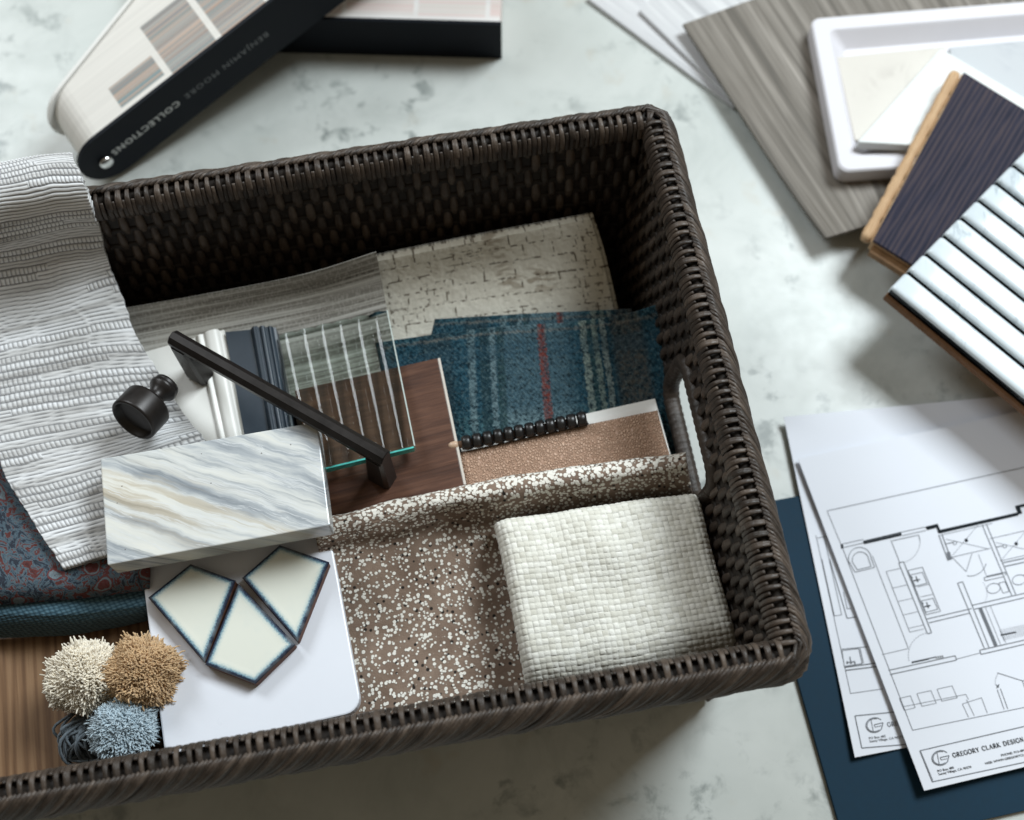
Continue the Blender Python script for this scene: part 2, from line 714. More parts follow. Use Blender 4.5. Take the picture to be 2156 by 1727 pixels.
m.bump(m.math('ADD', fuzz, m.math('MULTIPLY', tw, .22)), .0009, .8)
m.sheen(.04, .5)
hea = m.noise(m.map(uv, loc=(4, 4, 0)), 700, 3, .8)
c = m.mix(m.math('MULTIPLY', m.step(hea, .52, .62), .45), c, (0.10, 0.15, 0.16))
c = m.mix(m.math('MULTIPLY', m.step(hea, .47, .40), .55), c, (0.004, 0.012, 0.018))
m.color(c)
PLAID = m.m


def wood(name, cols, sx, sy, rough, rings=0.0, bumpd=.0003, spec=.4):
    m = Mat(name, rough, spec)
    uv = m.uv()
    sc = (sx, sy, 1)
    g1 = m.noise(m.map(uv, sc), 1.0, 5, .65, .6)
    g2 = m.noise(m.map(uv, (sx * 5, sy * 3.2, 1)), 1.0, 3, .6)
    f = m.math('ADD', m.math('MULTIPLY', g1, .7), m.math('MULTIPLY', g2, .3))
    if rings:
        w = m.wave(m.map(uv, (sx * .25, sy * .25, 1)), rings, 6, 3, 1.2, 'DIAGONAL')
        f = m.math('ADD', m.math('MULTIPLY', f, .72), m.math('MULTIPLY', w, .28))
    m.color(m.ramp(f, [(0.32, cols[0]), (0.48, cols[1]), (0.64, cols[2])]))
    m.bump(g2, bumpd, .6)
    m.rough(m.math('ADD', m.math('MULTIPLY', g1, .2), rough - .1))
    return m.m


WALNUT = wood('walnut_veneer', [(0.030, 0.010, 0.005), (0.072, 0.026, 0.012), (0.125, 0.052, 0.026)], 190, 14, .42)
OAK = wood('oak_board', [(0.120, 0.060, 0.027), (0.185, 0.098, 0.046), (0.245, 0.142, 0.072)], 8, 260, .5, 2)
DARKOAK = wood('dark_stained_oak', [(0.015, 0.016, 0.030), (0.030, 0.029, 0.049), (0.060, 0.047, 0.056)], 22, 420, .6, 2, .0002, .1)
GREYWOOD = wood('grey_wood_vinyl', [(0.055, 0.047, 0.038), (0.15, 0.132, 0.11), (0.33, 0.30, 0.265)], 3.0, 190, .55, 0, .0002, .25)
PALEWOOD = wood('whitewashed_vinyl', [(0.30, 0.30, 0.31), (0.53, 0.53, 0.54), (0.70, 0.70, 0.70)], 3.0, 190, .5)
PLY = wood('pale_plywood', [(0.38, 0.22, 0.10), (0.55, 0.35, 0.19), (0.68, 0.48, 0.29)], 60, 60, .6)
PLYEND = wood('brown_ply_end', [(0.16, 0.085, 0.035), (0.24, 0.13, 0.055), (0.33, 0.19, 0.09)], 60, 60, .6)

# marble slab with blue grey veins
m = Mat('blue_grey_marble', 0.22, 0.5)
uv = m.uv()
rv = m.map(uv, (1, 1, 1), (0, 0, R(-62)))
warp = m.mix(.0055, rv, m.noisec(rv, 60, 4), 'ADD')
n1 = m.noise(m.map(warp, (8, 78, 1)), 1.0, 6, .62, .25)
n2 = m.noise(m.map(warp, (6, 110, 1), loc=(4, 9, 0)), 1.0, 6, .66, .3)
n3 = m.noise(m.map(warp, (12, 150, 1), loc=(8, 2, 0)), 1.0, 4, .6, .4)
c = m.ramp(n1, [(0.34, (0.235, 0.26, 0.29)), (0.43, (0.42, 0.45, 0.475)), (0.50, (0.64, 0.655, 0.64)), (0.62, (0.76, 0.755, 0.70))])
c = m.mix(m.math('MULTIPLY', m.step(n2, .53, .66), .85), c, (0.195, 0.22, 0.25))
ox = m.sep(uv)
och = m.math('MULTIPLY', m.step(n3, .5, .64), m.band(m.sep(rv)[1], -.012, .012, .8))
c = m.mix(m.math('MULTIPLY', och, .6), c, (0.42, 0.34, 0.22))
vein = m.math('SUBTRACT', 1.0, m.step(m.math('ABSOLUTE', m.math('SUBTRACT', n2, .47)), .004, .016))
c = m.mix(m.math('MULTIPLY', vein, .55), c, (0.72, 0.74, 0.75))
pits = m.math('MULTIPLY', m.math('LESS_THAN', m.vor(uv, 130), .045), .8)
c = m.mix(pits, c, (0.10, 0.09, 0.08))
m.color(c)
BLUEMARBLE = m.m


def lightmarble(name, base, vein_c, amount, rot, scale=30, rough=.3):
    m = Mat(name, rough, .5)
    uv = m.map(m.uv(), (1, 1, 1), (0, 0, R(rot)))
    warp = m.mix(.02, uv, m.noisec(uv, scale, 4), 'ADD')
    n1 = m.noise(m.map(warp, (scale * .6, scale * 1.6, 1)), 1.0, 5, .6, .5)
    v = m.math('SUBTRACT', 1.0, m.step(m.math('ABSOLUTE', m.math('SUBTRACT', n1, .5)), .006, .035))
    cl = m.step(m.noise(uv, scale * .8, 3), .4, .62)
    c = m.mix(m.math('MULTIPLY', m.math('MULTIPLY', v, cl), amount), base, vein_c)
    c = m.mix(m.math('MULTIPLY', m.step(m.noise(uv, scale * .7, 4, .6), .45, .7), amount * .45), c, vein_c)
    m.color(c)
    return m.m


RIBMARBLE = lightmarble('ribbed_white_marble', (0.68, 0.75, 0.79), (0.33, 0.39, 0.43), .6, 55, 34, .18)
CREAMMARBLE = lightmarble('cream_marble', (0.60, 0.565, 0.51), (0.40, 0.37, 0.33), .45, 20, 30, .5)
GREYMARBLE = lightmarble('pale_grey_marble', (0.46, 0.48, 0.50), (0.30, 0.32, 0.36), .6, -30, 24, .5)

WHITE_BOARD = plain('white_solid_surface', (0.76, 0.78, 0.84), .3, .45, var=.015, scale=30)
TRAY_WHITE = plain('white_tray_plastic', (0.68, 0.665, 0.70), .5, .3, var=.015)
GLAZE_WHITE = plain('white_glaze', (0.68, 0.70, 0.695), .4, .3, var=.02)
WHITE_PAINT = plain('white_paint', (0.76, 0.75, 0.71), .35, .5, var=.02)
NAVY_PAINT = plain('navy_paint', (0.020, 0.032, 0.046), .36, .5, var=.1)
BRONZE = plain('dark_bronze', (0.017, 0.014, 0.013), .38, .5, .35, var=.35, scale=200)
BLACK_COVER = plain('black_card_cover', (0.006, 0.008, 0.012), .55, .12, var=.15)
BLACK_PLASTIC = plain('black_plastic', (0.010, 0.009, 0.009), .35, .5, var=.15)
STEEL = plain('polished_steel', (0.75, 0.75, 0.74), .2, .5, 1.0, var=.03)
NAVY_CARD = plain('navy_folder_card', (0.010, 0.034, 0.060), .6, .12, var=.07, scale=300, bump=.00006)
PAPER = plain('white_paper', (0.75, 0.775, 0.84), .75, .2, var=.012, scale=14)
CARD_WHITE = plain('white_card', (0.80, 0.79, 0.76), .6, .3, var=.02)
INK = plain('drawing_ink', (0.16, 0.17, 0.19), .7, .1, var=.1)
INK_DARK = plain('black_ink', (0.012, 0.016, 0.02), .7, .1, var=.1)
SILVER_INK = plain('silver_foil', (0.55, 0.55, 0.53), .4, .5, .3, var=.05)
DIM_INK = plain('grey_foil', (0.15, 0.155, 0.16), .4, .5, .3, var=.05)
TEAL_EDGE = plain('teal_glass_edge', (0.10, 0.55, 0.50), .25, .6, var=.25, scale=260)
BACKER = plain('brown_mesh_backer', (0.17, 0.085, 0.04), .7, .2, var=.2, scale=300)
GROUT = plain('dark_grout', (0.004, 0.004, 0.004), .9, .0, var=.2)
EDGE_BAND = plain('pale_edge_band', (0.58, 0.53, 0.47), .5, .4, var=.05)
CREAM_CARD = plain('cream_vinyl_edge', (0.62, 0.55, 0.40), .6, .3, var=.05)

# leather
m = Mat('brown_leather', 0.48, .45)
uv = m.uv()
v1 = m.vor(m.map(uv, (1, .8, 1)), 860, 'DISTANCE_TO_EDGE')
n = m.noise(uv, 300, 4, .6)
n2 = m.noise(uv, 30, 2)
c = m.ramp(n2, [(0.3, (0.50, 0.32, 0.22)), (0.7, (0.58, 0.39, 0.28))])
c = m.mix(m.math('MULTIPLY', m.math('SUBTRACT', 1.0, m.step(v1, .02, .2)), .75), c, (0.33, 0.19, 0.125))
m.color(c)
m.bump(m.math('ADD', m.step(v1, 0, .3), m.math('MULTIPLY', n, .8)), .0007, .9)
LEATHER = m.m

# teal cloth
m = Mat('teal_pique', 0.85, .2)
uv = m.uv()
ck = m.vor(m.map(uv, (1, 1.5, 1), (0, 0, R(20))), 430, rand=.25)
c = m.ramp(ck, [(0.15, (0.085, 0.16, 0.205)), (0.6, (0.022, 0.055, 0.078))])
m.color(c)
m.bump(m.math('SUBTRACT', 1.0, ck), .0008, .8)
m.sheen(.2, .5, (.8, .95, 1))
TEAL = m.m

# floral print
m = Mat('red_blue_floral', 0.85, .2)
uv = m.uv()
w1 = m.mix(.006, uv, m.noisec(uv, 120, 3), 'ADD')
a1 = m.noise(m.map(w1, loc=(1, 0, 0)), 165, 4, .68, 1.8)
d = m.vor(w1, 75)
rings_ = m.math('ABSOLUTE', m.math('SINE', m.math('MULTIPLY', d, 13.0)))
c = m.ramp(a1, [(0.36, (0.020, 0.028, 0.042)), (0.43, (0.07, 0.115, 0.15)), (0.49, (0.105, 0.15, 0.175)), (0.545, (0.125, 0.028, 0.021)), (0.64, (0.075, 0.018, 0.014))], 'CONSTANT')
petal = m.math('MULTIPLY', m.math('LESS_THAN', d, .33), m.step(rings_, .35, .6))
c = m.mix(m.math('MULTIPLY', petal, .85), c, (0.175, 0.036, 0.028))
petal2 = m.math('MULTIPLY', m.math('LESS_THAN', d, .42), m.math('SUBTRACT', 1.0, m.step(rings_, .3, .5)))
c = m.mix(m.math('MULTIPLY', petal2, .55), c, (0.28, 0.35, 0.38))
c = m.mix(m.math('MULTIPLY', m.noise(uv, 1400, 2), .5), c, (0.05, 0.05, 0.06))
m.color(c)
m.bump(m.noise(uv, 1200, 2), .0005, .6)
FLORAL = m.m

# glaze for the kite tiles: uv.y = distance to the edge (m)
m = Mat('crackled_white_glaze', 0.12, .5)
uv = m.uv()
ob = m.obj()
ed = m.math('ADD', m.sep(uv)[1], m.math('MULTIPLY', m.math('SUBTRACT', m.noise(ob, 1400, 4, .7), .5), .0022))
c = m.ramp(m.math('MULTIPLY', ed, 200.0), [(0.02, (0.020, 0.022, 0.035)), (0.20, (0.028, 0.045, 0.085)), (0.34, (0.20, 0.33, 0.40)), (0.52, (0.60, 0.66, 0.62)), (0.75, (0.74, 0.75, 0.67))])
mid = m.math('MULTIPLY', m.step(m.noise(ob, 95, 3), .5, .7), .16)
c = m.mix(mid, c, (0.60, 0.66, 0.63))
m.color(c)
KITE = m.m
CLAY = plain('red_clay_body', (0.13, 0.055, 0.035), .7, .25, var=.2, scale=300)

# fluted glass
m = Mat('fluted_glass', 0.03, .5)
nt = m.nt
tr = m.n('ShaderNodeBsdfTransparent')
tr.inputs['Color'].default_value = (0.90, 0.935, 0.92, 1)
gl = m.n('ShaderNodeBsdfGlossy')
gl.inputs['Roughness'].default_value = 0.02
gl.inputs['Color'].default_value = (.8, .8, .8, 1)
fr = m.n('ShaderNodeFresnel')
fr.inputs['IOR'].default_value = 1.42
ms = m.n('ShaderNodeMixShader')
m.link(fr.outputs[0], ms.inputs[0])
m.link(tr.outputs[0], ms.inputs[1])
m.link(gl.outputs[0], ms.inputs[2])
m.link(ms.outputs[0], nt.nodes['Material Output'].inputs['Surface'])
GLASS = m.m


def yarn(name, c):
    m = Mat(name, .9, .1)
    f = m.noise(m.obj(), 700, 2)
    m.color(m.ramp(f, [(0.3, tuple(x * .75 for x in c)), (0.7, tuple(min(1, x * 1.15) for x in c))]))
    m.sheen(.3, .5)
    return m.m


YARN_CREAM = yarn('cream_yarn', (0.88, 0.80, 0.67))
YARN_TAN = yarn('tan_yarn', (0.60, 0.41, 0.23))
YARN_BLUE = yarn('pale_blue_yarn', (0.48, 0.58, 0.64))
YARN_GREY = yarn('slate_grey_yarn', (0.17, 0.205, 0.235))
WRAP_WHITE = yarn('white_wrap', (0.70, 0.66, 0.60))

# paint chips on page edges : uv.x along the deck, uv.y across the pages, both in metres


def chips(name, bg_c, cell, gap, lo, hi, u0, pale):
    m = Mat(name, .55, .3)
    uv = m.uv()
    ux, uy, _z = m.sep(uv)
    page = m.math('FLOOR', m.math('MULTIPLY', uy, 1 / .00055))
    ci = m.math('FLOOR', m.math('DIVIDE', ux, cell))
    rnd = m.white(m.comb(page, m.math('MULTIPLY', ci, .37), 0))
    slow = m.noise(m.map(uv, (3, 130, 1)), 1.0, 2)
    f = m.math('ADD', m.math('MULTIPLY', rnd, .55), m.math('MULTIPLY', slow, .45))
    if pale:
        stops = [(0.0, (0.60, 0.48, 0.44)), (0.35, (0.72, 0.58, 0.55)), (0.55, (0.68, 0.64, 0.60)), (0.8, (0.76, 0.68, 0.66)), (1, (0.62, 0.60, 0.58))]
    else:
        stops = [(0.15, (0.16, 0.15, 0.15)), (0.32, (0.30, 0.28, 0.27)), (0.44, (0.18, 0.27, 0.28)), (0.52, (0.42, 0.28, 0.21)), (0.62, (0.33, 0.36, 0.35)), (0.74, (0.52, 0.37, 0.29)), (0.85, (0.20, 0.13, 0.08))]
    col = m.ramp(f, stops)
    fr_ = m.math('SUBTRACT', ux, m.math('MULTIPLY', ci, cell))
    on = m.step(fr_, gap, gap * 1.25)
    # coloured pages form a wedge: more of them further along the deck
    edge = m.math('ADD', lo, 0.0)
    inn = m.math('MULTIPLY', m.math('GREATER_THAN', uy, m.math('MULTIPLY', m.math('SUBTRACT', 2.0, m.math('MINIMUM', ci, 2.0)), lo) if not pale else lo),
                 m.math('LESS_THAN', uy, m.math('MULTIPLY', hi, m.math('MINIMUM', 1.0, m.math('ADD', m.math('MULTIPLY', ci, .45), .05 if not pale else 1.0)))))
    on = m.math('MULTIPLY', m.math('MULTIPLY', on, inn), m.math('GREATER_THAN', ux, u0))
    lines = m.ramp(m.white(m.comb(page, 0, 0)), [(0, tuple(x * .9 for x in bg_c)), (1, bg_c)])
    m.color(m.mix(on, lines, col))
    return m.m


CHIPS = chips('paint_chip_page_edges', (0.76, 0.73, 0.68), .034, .0035, .006, .043, .034, False)
CHIPS2 = chips('pale_chip_page_edges', (0.80, 0.77, 0.75), .042, .0025, .006, .05, .012, True)

# ================================================================== the counter
s = 1.6
obj('countertop', [(-s, -s * .7, 0), (s, -s * .7, 0), (s, s, 0), (-s, s, 0), (-s, -s * .7, -.03), (s, -s * .7, -.03), (s, s, -.03), (-s, s, -.03)],
    [(0, 1, 2, 3), (7, 6, 5, 4), (0, 4, 5, 1), (1, 5, 6, 2), (2, 6, 7, 3), (3, 7, 4, 0)], MARBLE_TOP,
    tag={'kind': 'structure', 'label': 'white marble countertop with soft grey green mottling'})

# ================================================================== wicker basket
BH = 0.130
BR = P(1370, 267, .124)
BR.z = 0
FRp = P(1652, 1372, .124)
FRp.z = 0
DEP = (FRp - BR).length
aR = math.atan2(FRp.y - BR.y, FRp.x - BR.x)
eF = Vector((math.cos(aR), math.sin(aR), 0))
eL = Vector((eF.y, -eF.x, 0))
WID = 0.42
CR = 0.0020
TAPER = 0.013
poly = []          # (point, outward normal) along the rim centre line, starting at the back right corner


def arc(ce, a, b, n=8):
    for k in range(n + 1):
        t = k / n
        d = (a * math.cos(t * math.pi / 2) + b * math.sin(t * math.pi / 2)).normalized()
        yield (ce + d * CR, d)


for ce, a, b in ((BR + eL * CR + eF * CR, -eF, -eL),
                 (BR + eF * (DEP - CR) + eL * CR, -eL, eF),
                 (BR + eF * (DEP - CR) + eL * (WID - CR), eF, eL),
                 (BR + eF * CR + eL * (WID - CR), eL, -eF)):
    poly += list(arc(ce, a, b))
cum = [0.0]
for i in range(len(poly)):
    cum.append(cum[-1] + (poly[(i + 1) % len(poly)][0] - poly[i][0]).length)
PER = cum[-1]


def path(s):
    s = s % PER
    lo, hi = 0, len(poly)
    while hi - lo > 1:
        mid = (lo + hi) // 2
        if cum[mid] <= s:
            lo = mid
        else:
            hi = mid
    a, b = poly[lo], poly[(lo + 1) % len(poly)]
    t = (s - cum[lo]) / max(1e-9, cum[lo + 1] - cum[lo])
    return a[0].lerp(b[0], t), a[1].lerp(b[1], t).normalized()


def wallp(s, z, off=0.0):
    p, n = path(s)
    q = p + n * (off - TAPER * (1 - z / BH))
    q.z = z
    return q, n


q4 = (math.pi / 2 * CR)
S_R = (q4 * .5, q4 * .5 + q4 + DEP - 2 * CR)             # side ranges along the path (mid corner to mid corner)
S_F = (S_R[1], S_R[1] + q4 + WID - 2 * CR)
S_L = (S_F[1], S_F[1] + q4 + DEP - 2 * CR)
S_B = (S_L[1], S_L[1] + q4 + WID - 2 * CR)
# hand hole in the right wall
hs0 = (P(1425, 705, .124) - BR).dot(eF) - CR + q4
hs1 = (P(1502, 968, .124) - BR).dot(eF) - CR + q4
HZ0, HZ1 = 0.058, 0.094

basket = thing('wicker_basket', 'large dark brown woven wicker basket with a hand hole holding the sample swatches', 'basket', BR + eL * WID / 2 + eF * DEP / 2)
PITCHS = 0.0041
ROW = 0.0118
for nm, (s0, s1) in (('right_wall', S_R), ('front_wall', S_F), ('left_wall', S_L), ('back_wall', S_B)):
    mb = MB()
    n = int(round((s1 - s0) / PITCHS))
    for j in range(n):
        sj = s0 + (j + .5) * (s1 - s0) / n
        ranges = [(0.003, BH - .006)]
        if nm == 'right_wall' and hs0 < sj < hs1:
            ranges = [(0.003, HZ0), (HZ1, BH - .006)]
        jit = random.uniform(-.0004, .0004)
        wj = PITCHS * .5 * random.uniform(.86, 1.08)
        for z0, z1 in ranges:
            m_ = max(4, int((z1 - z0) / .0019))
            pts, ups, ws = [], [], []
            for k in range(m_ + 1):
                z = z0 + (z1 - z0) * k / m_
                ph = math.sin(math.pi * z / ROW + math.pi * j)
                q, nn = wallp(sj + jit, z, .0014 * ph)
                pts.append(q)
                ups.append(nn)
                ws.append(wj * (0.84 + .30 * abs(ph)))
            mb.sweep(pts, ups, ws, .0013, 8, uv0=j)
    o = mb.build('wall', WICKER, basket)
    # horizontal rods
    rb = MB()
    for k in range(1, int((BH - .01) / ROW)):
        z = k * ROW
        segs = [(s0, s1)]
        if nm == 'right_wall' and HZ0 - .002 < z < HZ1 + .002:
            segs = [(s0, hs0), (hs1, s1)]
        for a, b in segs:
            m_ = max(4, int((b - a) / .006))
            pts = [wallp(a + (b - a) * i / m_, z, 0)[0] for i in range(m_ + 1)]
            rb.sweep(pts, Vector((0, 0, 1)), .0010, .0040, 6)
    def panel(a, b, z0, z1):
        m_ = max(4, int((b - a) / .006))
        for off, rev in ((.0004, 0), (-.0004, 1)):
            V_ = [wallp(a + (b - a) * i / m_, z, off)[0] for z in (z0, z1) for i in range(m_ + 1)]
            w_ = m_ + 1
            rb.add(V_, [(i, i + 1, w_ + i + 1, w_ + i) if rev else (i, w_ + i, w_ + i + 1, i + 1) for i in range(m_)])
    if nm == 'right_wall':
        panel(s0, hs0, .003, BH - .008)
        panel(hs1, s1, .003, BH - .008)
        panel(hs0, hs1, .003, HZ0)
        panel(hs0, hs1, HZ1, BH - .008)
    else:
        panel(s0, s1, .003, BH - .008)
    rb.build('weave_core', CORE, o)
    if nm == 'right_wall':
        # wrapped edge of the hand hole
        hb = MB()
        loop = []
        r = .010
        a0, a1, b0, b1 = hs0 - .002, hs1 + .002, HZ0 - .001, HZ1 + .001
        for cx, cy, st in ((a1 - r, b1 - r, 0), (a0 + r, b1 - r, 90), (a0 + r, b0 + r, 180), (a1 - r, b0 + r, 270)):
            for k in range(7):
                t = R(st + 15 * k)
                loop.append((cx + r * math.cos(t), cy + r * math.sin(t)))
        loop.append(loop[0])
        fine_ = []
        for i in range(len(loop) - 1):
            a, b = loop[i], loop[i + 1]
            m_ = max(1, int(math.hypot(b[0] - a[0], b[1] - a[1]) / .0012))
            for k in range(m_):
                fine_.append((a[0] + (b[0] - a[0]) * k / m_, a[1] + (b[1] - a[1]) * k / m_))
        fine_.append(loop[0])
        pts, ups, rad = [], [], []
        for i, (ss, z) in enumerate(fine_):
            q, nn = wallp(ss, z, 0)
            pts.append(q)
            ups.append(nn)
            rad.append(.0042 if i % 3 else .0039)
        hb.sweep(pts, ups, rad, [x * 1.0 for x in rad], 10)
        hb.build('hand_hole_binding', WICKER, o)

bp = [wallp(PER * k / 80, .006, -.001)[0] for k in range(80)]
V = [Vector((p.x, p.y, .007)) for p in bp] + [Vector((p.x, p.y, .001)) for p in bp]
F = [tuple(range(79, -1, -1)), tuple(range(80, 160))] + [(i, (i + 1) % 80, 80 + (i + 1) % 80, 80 + i) for i in range(80)]
obj('base', V, F, WICKER, basket)

RA, RB = .0072, .0078           # rim core half-width, half-height
RZ = BH - .006


def rimp(s, deg, ex=0.0, wob=0.0):
    p, n = path(s)
    a = R(deg)
    q = p + n * (math.cos(a) * ((RA * 1.30 if math.cos(a) > 0 else RA * .52) + ex))
    q.z = RZ + (math.sin(a) * (RB + ex) if math.cos(a) <= 0 else math.sin(a) * (RB * 1.7 + ex) - RB * .7) + wob
    nn = (n * math.cos(a) + Vector((0, 0, math.sin(a)))).normalized()
    return q, nn


cb = MB()
m_ = 220
ring = []
for i in range(m_ + 1):
    p_, n_ = path(PER * i / m_)
    p_ = p_ + n_ * .0026
    ring.append(Vector((p_.x, p_.y, RZ)))
cb.sweep(ring, Vector((0, 0, 1)), RA * .80, RB * .93, 12, cap=False)
rim = cb.build('rim', CORE, basket)
wb = MB()
n = int(PER / .0046)
for j in range(n):
    s0 = PER * j / n + random.uniform(-.0004, .0004)
    for ds, w, a0, a1, ex in ((0, .00122, 186, 62, .0012), (.0023, .00112, 186, 112, .0010), (.0001, .0011, 150, 58, .0014)):
        if ds == .0001 and random.random() < .7:
            continue
        pts, ups = [], []
        for k in range(11):
            q, nn = rimp(s0 + ds + (.0006 if ds == .0001 else 0), a0 + (a1 - a0) * k / 10, ex)
            pts.append(q)
            ups.append(nn)
        wk = w * random.uniform(.94, 1.06)
        wb.sweep(pts, ups, [wk * (1 - .28 * max(0, k / 10 - .5) * 2) for k in range(11)], .00065, 8, uv0=j * 3 + int(ds * 1000), power=.7)
wb.build('wrapping', WICKER, rim)
bb = MB()
n = int(PER / .0056)
for j in range(n):
    s0 = PER * j / n
    L = .034 + random.uniform(-.002, .002)
    lift0 = random.uniform(-.0003, .0005)
    for sub in (0, 1, 2):
        pts, ups, ws = [], [], []
        lift = lift0 + random.uniform(-.0002, .0002) + (.0003 if sub == 1 else 0)
        for k in range(17):
            t = k / 16
            ss = s0 + sub * .0017 + L * t
            an = 72 - 126 * (t ** .95)
            ex = .0019 * (1 - t) * (1 if t > .05 else .4) + .0006 + lift
            q, nn = rimp(ss, an, ex)
            pts.append(q)
            ups.append(nn)
            ws.append(.00108 * (0.75 + .35 * math.sin(math.pi * min(1, t * 1.3 + .08))))
        bb.sweep(pts, ups, ws, .0010, 6, uv0=j * 3 + sub)
bb.build('braid', WICKER, basket)

# ================================================================== things in the basket
# --- oak board, teal cloth, floral cloth on the left
slab('oak_board', Q([(-60, 1352), (312, 1306), (345, 1604), (-45, 1705)], .045), .012, OAK, .0005,
     tag=T('medium brown oak board lying in the front left of the basket under the yarn pompoms', 'wood sample'))

S = patch([[(-40, 1180, .060), (140, 1170, .060), (320, 1150, .060)],
           [(-35, 1274, .066), (140, 1276, .0665), (312, 1258, .065)],
           [(-33, 1302, .0645), (140, 1302, .0645), (311, 1282, .063)],
           [(-32, 1328, .057), (140, 1326, .057), (310, 1300, .056)],
           [(-31, 1344, .050), (140, 1338, .050), (309, 1310, .050)],
           [(-31, 1336, .047), (140, 1330, .047), (309, 1302, .047)]])
sheet('folded_teal_cloth', S, 40, 40, .0015, TEAL, disp=lambda u, v, U, V: .0008 * mn.noise(Vector((U * 60, V * 60, 1))),
      tag=T('folded plain teal blue textured cloth beneath the red and blue floral cloth', 'fabric'))
S = patch([[(-90, 900, .070), (100, 960, .072), (300, 1000, .070)],
           [(-60, 1060, .073), (120, 1080, .076), (315, 1070, .072)],
           [(-45, 1190, .077), (130, 1195, .0765), (316, 1170, .074)],
           [(-42, 1236, .0765), (130, 1232, .0755), (316, 1210, .073)],
           [(-40, 1262, .0725), (130, 1256, .0715), (315, 1236, .070)],
           [(-40, 1272, .067), (130, 1266, .067), (314, 1246, .067)],
           [(-40, 1262, .0665), (130, 1256, .0665), (314, 1238, .0665)]])
sheet('folded_floral_cloth', S, 50, 60, .001, FLORAL, disp=lambda u, v, U, V: .0012 * mn.noise(Vector((U * 45, V * 45, 4))),
      tag=T('folded red and blue floral print cloth under the grey knit cloth', 'fabric'))

# --- taupe grasscloth sheet leaning against the back wall
S = patch([[(150, 668, .074), (420, 622, .078), (640, 578, .083), (792, 531, .090)],
           [(180, 740, .062), (430, 690, .064), (650, 645, .067), (806, 605, .072)],
           [(200, 830, .0575), (440, 790, .0575), (660, 745, .058), (824, 700, .060)],
           [(220, 930, .0570), (450, 890, .0570), (670, 845, .0570), (842, 800, .0570)]])
sheet('grasscloth_sheet', S, 50, 30, .0006, TAUPE, hard=True,
      tag=T('taupe striped grasscloth wallpaper sheet leaning on the back wall of the basket', 'wallpaper sample'))

# --- cream carpet sample
S = patch([[(760, 552, .076), (1000, 505, .078), (1250, 452, .080)],
           [(775, 620, .060), (1010, 575, .060), (1276, 540, .064)],
           [(790, 700, .049), (1020, 670, .049), (1300, 640, .051)],
           [(800, 780, .0445), (1030, 750, .0445), (1318, 720, .0445)]])


def cdisp(u, v, U, V):
    e = min(u, 1 - u, v, 1 - v)
    return .0002 * mn.noise(Vector((U * 500, V * 500, 2))) + .0002 * mn.noise(Vector((U * 150, V * 150, 7))) - (.0022 if e < .012 else 0)


sheet('carpet_sample', S, 190, 110, .005, CARPET, disp=cdisp,
      tag=T('cream textured carpet square with engraved maze lines behind the blue plaid cloth', 'carpet sample'))

# --- plaid cloth
pl = thing('plaid_cloth', 'folded blue plaid wool cloth with a single red stripe beside the right wall', 'fabric', P(1130, 830, .05))
S = patch([[(915, 672, .0585), (1120, 660, .0585), (1330, 650, .060)],
           [(905, 730, .0575), (1120, 720, .0575), (1345, 710, .057)],
           [(915, 800, .0565), (1120, 790, .0565), (1360, 780, .056)]])
sheet('under_layer', S, 30, 20, .002, PLAID, pl, uvs=(.11, .03), disp=lambda u, v, U, V: .0006 * mn.noise(Vector((U * 300, V * 300, 9))))
S = patch([[(790, 722, .0595), (1010, 692, .0615), (1200, 678, .0630), (1312, 662, .066), (1384, 642, .074)],
           [(800, 770, .0580), (1012, 740, .0595), (1205, 728, .0600), (1322, 716, .0605), (1408, 708, .066)],
           [(810, 850, .0570), (1015, 820, .0570), (1215, 808, .0570), (1335, 800, .0565), (1424, 800, .060)],
           [(820, 930, .0555), (1020, 910, .0550), (1225, 900, .0550), (1350, 900, .0540), (1438, 905, .053)],
           [(830, 1060, .0535), (1030, 1050, .0530), (1235, 1040, .0520), (1370, 1030, .0510), (1455, 1030, .050)]])
sheet('top_layer', S, 110, 90, .0018, PLAID, pl, uvs=(.125, .075), disp=lambda u, v, U, V: .0005 * mn.noise(Vector((U * 420, V * 420, 3))) + .0007 * mn.noise(Vector((U * 70, V * 70, 5))))

# --- moulded door samples
def moulding(name, px, z, t, mat, prof, tag, n=90):
    S0 = patch([[px[0], px[1]], [px[3], px[2]]])
    return sheet(name, S0, n, 8, t, mat, hard=True, disp=lambda u, v, U, V: prof(u), tag=tag)


def prof_w(u):
    h = 0
    if u < .70:
        h = -.0030
    elif u < .74:
        h = -.0030 + .0024 * math.sin((u - .70) / .04 * math.pi / 2)
    elif u < .79:
        h = -.0006 - .0010 * (u - .74) / .05
    elif u < .95:
        h = -.0016 + .0022 * math.sqrt(max(0, 1 - ((u - .87) / .08) ** 2))
    else:
        h = -.0030
    return h


def prof_n(u):
    if u < .50:
        return -.0034
    if u < .60:
        return -.0034 + .0034 * math.sin((u - .5) / .1 * math.pi / 2)
    if u < .66:
        return -.0002
    if u < .70:
        return -.0016
    if u < .80:
        return -.0012 + .0012 * math.sqrt(max(0, 1 - ((u - .75) / .05) ** 2))
    if u < .84:
        return -.0022
    if u < .94:
        return -.0012 - .0010 * abs(u - .89) / .05
    return -.0030 - .012 * (u - .94)


moulding('moulding_sample', [(270, 745, .0712), (469, 689, .0712), (520, 945, .0712), (340, 1000, .0712)], 0, .0115, WHITE_PAINT, prof_w,
         T('white painted moulding profile block under the bar pull handle', 'moulding sample', 'painted moulding samples'))
moulding('moulding_sample', [(471, 693, .0735), (578, 683, .0735), (622, 935, .0735), (519, 950, .0735)], 0, .0140, NAVY_PAINT, prof_n,
         T('navy painted moulding profile block between the white one and the fluted glass', 'moulding sample', 'painted moulding samples'))

